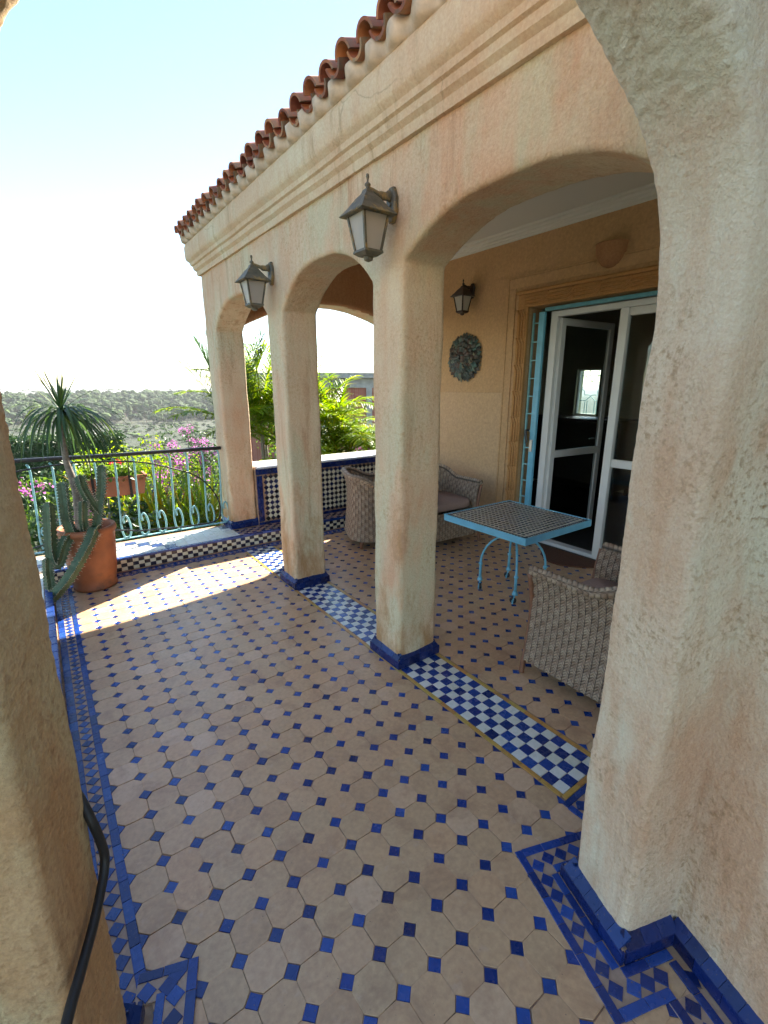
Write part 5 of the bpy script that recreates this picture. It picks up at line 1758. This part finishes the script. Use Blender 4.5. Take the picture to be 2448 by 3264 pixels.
# ---- flowers in the hanging planter
def planter_plants():
    random.seed(3)
    c = Vector((0.475, 5.0, 0.715))
    t = empty('geranium', c, 0, 'red flowered plants with strap leaves growing in the hanging planter', 'plant')
    mb = MB()
    for k in range(60):
        x = random.uniform(-.24, .24); a = random.uniform(0, 2 * pi)
        blade(mb, (x, random.uniform(-.05, .05), 0), (cos(a) * .35, sin(a) * .35, 1), random.uniform(.12, .28), 0.014, random.uniform(.2, 1.2), seg=5)
    for k in range(260):
        leaf_quad(mb, Vector((random.uniform(-.25, .25), random.gauss(0, .06), random.uniform(.0, .13))), Vector((random.gauss(0, 1), random.gauss(0, 1), 1.2)), 0.05, 0.85)
    mb.build('foliage', MT['leaf'], t)
    fm = MB()
    for cx_ in (0.02, 0.07):
        for k in range(16):
            leaf_quad(fm, Vector((cx_ + random.gauss(0, .018), random.gauss(0, .018), .17 + random.gauss(0, .012))), Vector((random.gauss(0, 1), random.gauss(0, 1), 1)), 0.024, .8)
    o = fm.build('flowers', MT['red_flower'], t); o['kind'] = 'stuff'
planter_plants()

# ================================================================== garden below the terrace
def gz_(p): return ground_z(p.x, p.y)
def garden():
    def base(az, d):
        p = at(az, 0, d); return Vector((p.x, p.y, gz_(p)))
    def top(el, d): return EYE.z + d * math.tan(R(el))
    GS = 'garden shrubs beyond the railing'
    def S(name, label, cat, az, d, el_top, rad, mat, **kw):
        b = base(az, d); h = top(el_top, d) - b.z
        return shrub(name, label, cat, b, h, rad, mat, **kw)
    fl = MT['flower']
    S('bougainvillea', 'pink bougainvillea at the far left, seen between the first bars', 'shrub', -1.6, 7.4, -8.6, (0.9, 0.8, 1.1), MT['leaf'], leaf=0.075, n=34, per=70, flowers=fl, fl_n=6, seed=21, group=GS)
    S('bougainvillea', 'pink bougainvillea in the middle, left of the far column', 'shrub', 12.6, 8.6, -6.6, (0.85, 0.8, 0.9), MT['leaf'], leaf=0.06, n=34, per=60, flowers=fl, fl_n=6, seed=22, group=GS)
    S('bougainvillea', 'small pink bougainvillea just above the tiled porch wall', 'shrub', 33.5, 9.2, -5.6, (0.8, 0.7, 0.7), MT['leaf'], leaf=0.06, n=24, per=55, flowers=fl, fl_n=8, seed=23, group=GS)
    S('bougainvillea', 'distant pink bougainvillea top beside the palm', 'shrub', 13.4, 13.5, -4.6, (0.8, 0.8, 0.9), MT['leaf_dark'], leaf=0.07, n=22, per=55, flowers=fl, fl_n=10, seed=24, group=GS)
    S('broadleaf_shrub', 'dark broad leaved shrub low behind the clay pot', 'shrub', 3.5, 6.6, -10.8, (0.9, 0.6, 1.0), MT['leaf_dark'], leaf=0.10, n=30, per=60, seed=31, group=GS)
    S('broadleaf_shrub', 'glossy green shrub below the hanging planter', 'shrub', 8.0, 6.9, -12.0, (0.9, 0.6, 0.9), MT['leaf'], leaf=0.085, n=30, per=65, seed=32, group=GS)
    S('broadleaf_shrub', 'leafy shrub behind the last bars beside the far column', 'shrub', 14.0, 6.8, -12.0, (0.8, 0.6, 0.9), MT['leaf'], leaf=0.07, n=30, per=65, seed=33, group=GS)
    S('broadleaf_shrub', 'bright green bush standing above the handrail, behind the planter', 'shrub', 6.2, 12.5, -5.6, (1.3, 1.0, 1.2), MT['leaf_lime'], leaf=0.09, n=40, per=65, seed=34, group=GS)
    S('broadleaf_shrub', 'bright green bush rising above the handrail in the middle', 'shrub', 9.8, 12.0, -5.2, (1.1, 1.0, 1.2), MT['leaf_lime'], leaf=0.08, n=36, per=65, seed=35, group=GS)
    S('broadleaf_shrub', 'dark bush behind the potted plant at the far left', 'shrub', -0.5, 9.5, -7.4, (1.0, 0.8, 1.2), MT['leaf_dark'], leaf=0.08, n=30, per=65, seed=36, group=GS)
    S('broadleaf_shrub', 'dark green bush between the palm and the pink flowers', 'shrub', 12.2, 16, -4.7, (1.2, 1.0, 1.3), MT['leaf_dark'], leaf=0.09, n=30, per=65, seed=37, group=GS)
    S('broadleaf_shrub', 'deep green bush filling the gap right of the far column', 'shrub', 20.5, 9.5, -5.5, (0.9, 0.8, 1.3), MT['leaf'], leaf=0.07, n=34, per=65, seed=38, group=GS)
    S('broadleaf_shrub', 'green bush at the foot of the palms behind the porch wall', 'shrub', 27.5, 10.5, -4.5, (1.6, 0.8, 1.0), MT['leaf'], leaf=0.07, n=44, per=65, seed=39, group=GS)
    # clipped hedge further down
    h = base(0.5, 19); t = empty('hedge', h, 0, 'dark clipped hedge running across the garden at the far left', 'hedge')
    mb = MB()
    hh = top(-5.0, 19) - h.z
    for _ in range(9000):
        u = random.uniform(-2.6, 2.2); w_ = random.choice((0, 1, 2))
        p = Vector((u, -0.5, random.uniform(hh - 2.2, hh))) if w_ < 1 else Vector((u, random.uniform(-.5, .5), hh + random.gauss(0, .05)))
        leaf_quad(mb, p + Vector((0, random.gauss(0, .08), 0)), Vector((random.gauss(0, .6), random.gauss(-.6, .6), random.gauss(.6, .6))), 0.10)
    mb.build('foliage', MT['leaf_dark'], t)
    MB().box(-2.5, 2.1, -0.35, 0.35, 0.0, hh - 0.12).build('inner_twigs', MT['leaf_dark'], t)
    # strap leaved clumps with yellowing leaves
    def clump(az, d, el_top, n, L_, label, seed, yellow=0.2):
        random.seed(seed)
        b = base(az, d); zt = top(el_top, d) - b.z
        t = empty('strap_leaf_clump', b, 0, label, 'plant', 'strap leaved clumps in the garden')
        g, y_ = MB(), MB()
        z0 = max(0.2, zt - L_ * 0.78)
        for k in range(n):
            a = random.uniform(0, 2 * pi); e = R(random.uniform(45, 88))
            q = y_ if random.random() < yellow else g
            blade(q, (random.gauss(0, .16), random.gauss(0, .16), z0 * random.uniform(.85, 1.0)), (cos(a) * cos(e), sin(a) * cos(e), sin(e)), L_ * random.uniform(.6, 1.1), 0.045, random.uniform(.8, 2.2), seg=7)
        g.build('leaves', MT['leaf_lime'], t)
        y_.build('yellow_leaves', MT['leaf_yellow'], t)
        MB().tube([(0, 0, 0), (0.03, 0, z0 * .5), (0, 0, z0)], [0.10, 0.08, 0.05], 8).build('stem', MT['bark'], t)
    clump(9.6, 7.3, -8.2, 70, 1.1, 'yellow tipped strap leaf clump just right of the hanging planter', 41, .3)
    clump(11.6, 6.9, -8.8, 70, 1.1, 'strap leaf clump between the middle bars, below the pink flowers', 42, .3)
    clump(7.2, 7.6, -9.2, 60, 1.0, 'arching strap leaf clump below the hanging planter', 43, .15)
    clump(14.6, 7.0, -8.8, 60, 1.1, 'strap leaf clump beside the far column', 44, .2)
    clump(4.8, 9.0, -6.8, 50, 1.1, 'pale strap leaf clump showing over the handrail behind the potted plant', 45, .1)
    # palms
    GP = 'palms in the garden'
    b = base(18.4, 8.3)
    palm('feather_palm', 'dark feathery palm straddling the far column, tips against the sky', b, EYE.z - 0.75 - b.z, 16, 1.7, MT['palm'], 0.50, 0.013, (58, 88), 0.75, 51, nl=50, group=GP, ldroop=0.3)
    for az, d, el, n, L_, sd, lb in ((21.0, 8.8, -4.4, 9, 1.5, 52, 'lime green bamboo palm right of the far column'), (26.4, 8.4, -5.4, 10, 1.3, 53, 'tallest lime green bamboo palm behind the second column'), (29.0, 8.2, -6.2, 10, 1.25, 54, 'lime green bamboo palm in the middle of the end arch'), (31.6, 8.4, -8.8, 9, 1.05, 55, 'low bamboo palm arching right, before the brick building'), (34.6, 8.8, -11.0, 8, 1.0, 56, 'low bamboo palm beside the nearer column')):
        b = base(az, d)
        palm('bamboo_palm', lb, b, top(el, d) - b.z, n, L_, MT['leaf_lime'], 0.42, 0.036, (30, 84), 1.25, sd, nl=24, group=GP, ldroop=0.6, stems=4, trunk_r=0.03)
garden()

# ---- scroll bracket of a lamp arm standing in the garden
def bracket():
    p = at(21.4, 4.45, 9.0)
    base = Vector((at(20.2, 0, 9.0).x, at(20.2, 0, 9.0).y, gz_(p)))
    d = (at(22.7, 0, 9.0) - at(20.2, 0, 9.0)); L_ = d.length; d.normalize()
    zt = EYE.z + 9 * math.tan(R(4.5)) - base.z
    t = empty('scroll_lamp_post', base, math.atan2(d.y, d.x), 'thin iron post with a scrolled arm, just right of the far column', 'post')
    MB().tube([(-0.06, 0, 0), (-0.06, 0, zt + 0.03)], 0.018, 8).build('post', MT['iron'], t)
    m = MB()
    m.tube([(-0.06, 0, zt), (L_ + .03, 0, zt - 0.01)], 0.006, 5)
    m.tube(spline([(-0.06, 0, zt - 0.17), (0.08, 0, zt - 0.13), (0.22, 0, zt - 0.06), (L_ - 0.05, 0, zt - 0.012)], 5), 0.005, 5)
    for cx_, cz_, r_ in ((0.02, -0.07, .045), (0.12, -0.045, .036), (0.21, -0.085, .032), (0.29, -0.04, .030)):
        m.tube([(cx_ + cos(a) * r_ * (1 - a / 22), 0, zt + cz_ + sin(a) * r_ * (1 - a / 22)) for a in [k * 0.4 for k in range(24)]], 0.004, 4)
    m.build('scroll_arm', MT['iron'], t, smooth=True)
bracket()

# ---- pale pyramid roofed pavilion
def pavilion():
    p = at(-0.4, -6.0, 38); b = Vector((p.x, p.y, gz_(p)))
    t = empty('garden_pavilion', b, R(20), 'small pavilion with a pale pyramid roof, low in the garden at far left', 'pavilion')
    h = p.z - b.z; e = h - 0.62
    MB().add([(-1.2, -1.2, e), (1.2, -1.2, e), (1.2, 1.2, e), (-1.2, 1.2, e), (0, 0, h)], [(0, 1, 4), (1, 2, 4), (2, 3, 4), (3, 0, 4), (3, 2, 1, 0)]).build('roof', MT['whitewall'], t)
    for x in (-1.05, 1.05):
        for y in (-1.05, 1.05): MB().box(x - .06, x + .06, y - .06, y + .06, 0, e).build('post', MT['brownwood'], t)
pavilion()

# ---- unfinished brick building next door
def brick_building():
    p = at(35.6, 0, 27.0); b = Vector((p.x, p.y, gz_(p)))
    t = empty('unfinished_building', b, R(-25), 'unfinished brick building with a bare concrete roof slab beyond the palms', 'building')
    zt = EYE.z + 27 * math.tan(R(1.5)) - b.z
    W = 9.0
    MB().box(-W, 2.4, 0.0, 7, zt - 0.28, zt, ch=0.01).build('roof_slab', MT['concrete'], t)
    MB().box(-W + 0.2, 2.2, 0.35, 0.75, zt - 0.80, zt - 0.281).build('ring_beam', MT['concrete'], t)
    MB().box(-W + 0.2, 2.2, 6.2, 6.6, 0, zt - 0.29).build('back_wall', MT['brick'], t)
    MB().box(2.0, 2.2, 0.76, 6.1, 0, zt - 0.29).build('side_wall', MT['brick'], t)
    xs = [-8.4, -5.8, -3.2, -0.6, 1.95]
    for x in xs: MB().box(x - .16, x + .16, 0.33, 0.73, 0, zt - 0.801).build('concrete_column', MT['concrete'], t)
    for i in range(4):
        x0, x1 = xs[i] + .161, xs[i + 1] - .161
        w0, w1 = x0 + 0.5, x0 + 1.3
        m = MB(); f0, f1 = 0.45, 0.62
        m.box(x0, w0, f0, f1, 0, zt - 0.802); m.box(w1, x1, f0, f1, 0, zt - 0.802)
        m.box(w0, w1, f0, f1, zt - 1.55, zt - 0.802); m.box(w0, w1, f0, f1, 0, zt - 2.6)
        m.build('brick_panel', MT['brick'], t)
        MB().box(w0 - .1, w1 + .1, f0 - .02, f0 - .001, zt - 1.62, zt - 1.5).build('lintel', MT['concrete'], t)
brick_building()

# ================================================================== distant wood
def forest():
    random.seed(77)
    mb = MB(); tr = MB()
    def lump(c, rx, rz):
        n0 = len(mb.v); nu, nv = 7, 4
        sd = random.uniform(0, 99)
        for j in range(nv + 1):
            ph = pi * j / nv
            for i in range(nu):
                th = 2 * pi * i / nu
                d = Vector((sin(ph) * cos(th), sin(ph) * sin(th), cos(ph)))
                k = random.uniform(0.72, 1.15)
                mb.v.append((c[0] + d.x * rx * k, c[1] + d.y * rx * k, c[2] + d.z * rz * k))
        for j in range(nv):
            for i in range(nu):
                a_ = n0 + j * nu + i; b_ = n0 + j * nu + (i + 1) % nu
                mb.f.append((a_, a_ + nu, b_ + nu, b_))
    def tree(x, y, h, r_, n):
        z = ground_z(x, y) - 0.3
        tr.tube([(x, y, z), (x, y, z + h * .55)], [0.25, 0.12], 4, cap=False)
        for k in range(n):
            lump((x + random.gauss(0, r_ * .42), y + random.gauss(0, r_ * .42), z + h * random.uniform(.38, .80)), r_ * random.uniform(.45, .75), h * random.uniform(.16, .28))
    for _ in range(2100):
        az = R(random.uniform(-9, 44)); d = 345 + 235 * random.random() ** 0.8
        h = random.uniform(5, 12)
        tree(sin(az) * d, cos(az) * d, h, h * random.uniform(.36, .6), 4)
    for _ in range(900):
        az = R(random.uniform(-9, 44)); d = random.uniform(140, 345)
        h = random.uniform(0.8, 2.6)
        tree(sin(az) * d, cos(az) * d, h, h * random.uniform(.7, 1.3), 2)
    # palms and pines on the skyline
    for _ in range(70):
        az = R(random.uniform(-6, 20)); d = random.uniform(540, 600)
        x, y = sin(az) * d, cos(az) * d; z = ground_z(x, y); h = random.uniform(8, 13)
        tr.tube([(x, y, z), (x, y, z + h)], [0.3, 0.2], 4, cap=False)
        for k in range(12):
            a = random.uniform(0, 2 * pi)
            blade(mb, (x, y, z + h), (cos(a), sin(a), .5), 3.2, 1.0, 1.3, seg=3)
    o = mb.build('distant_wood', MT['forest'])
    tag(o, 'hazy green woodland covering the far hillside', 'woodland', kind='stuff')
    o2 = tr.build('distant_trunks', MT['bark'])
    tag(o2, 'thin trunks of the far woodland', 'woodland', kind='stuff')
forest()

# ---- low white houses on the far hill
def far_houses():
    random.seed(4)
    for az, d, w_, h, lb in ((0.8, 590, 9, 4, 'tiny white house among trees on the skyline at left'), (3.2, 575, 14, 4.5, 'long white house on the skyline behind the potted plant'), (8.4, 600, 8, 4, 'tiny pale house on the skyline in the middle')):
        p = at(az, 0, d); b = Vector((p.x, p.y, ground_z(p.x, p.y)))
        t = empty('far_house', b, R(-az), lb, 'house', 'white houses on the far hill')
        MB().box(-w_ / 2, w_ / 2, -4, 4, -2, h + 3.5).build('wall', MT['whitewall'], t)
        MB().box(-w_ / 2 - .3, w_ / 2 + .3, -4.3, 4.3, h + 3.5, h + 3.9).build('roof', MT['concrete'], t)
        for k in range(3): MB().box(-w_ / 2 + (k + .5) * w_ / 3 - .5, -w_ / 2 + (k + .5) * w_ / 3 + .5, -4.05, -3.99, h + 1, h + 2.4).build('window', MT['darkwood'], t)
far_houses()

# ================================================================== haze in the valley air
def haze():
    o = MB().box(-5200, 5200, -5200, 5200, -60, 9.5).build('haze')
    m = bpy.data.materials.new('valley_haze'); m.use_nodes = True
    nt = m.node_tree
    for nd in list(nt.nodes):
        if nd.type == 'BSDF_PRINCIPLED': nt.nodes.remove(nd)
    v = nt.nodes.new('ShaderNodeVolumePrincipled')
    v.inputs['Color'].default_value = (0.93, 0.96, 1.0, 1)
    v.inputs['Density'].default_value = 0.0002
    v.inputs['Anisotropy'].default_value = 0.2
    nt.links.new(v.outputs[0], nt.nodes['Material Output'].inputs['Volume'])
    o.data.materials.append(m)
    tag(o, 'thin pale haze filling the valley air', 'haze', kind='stuff')
haze()
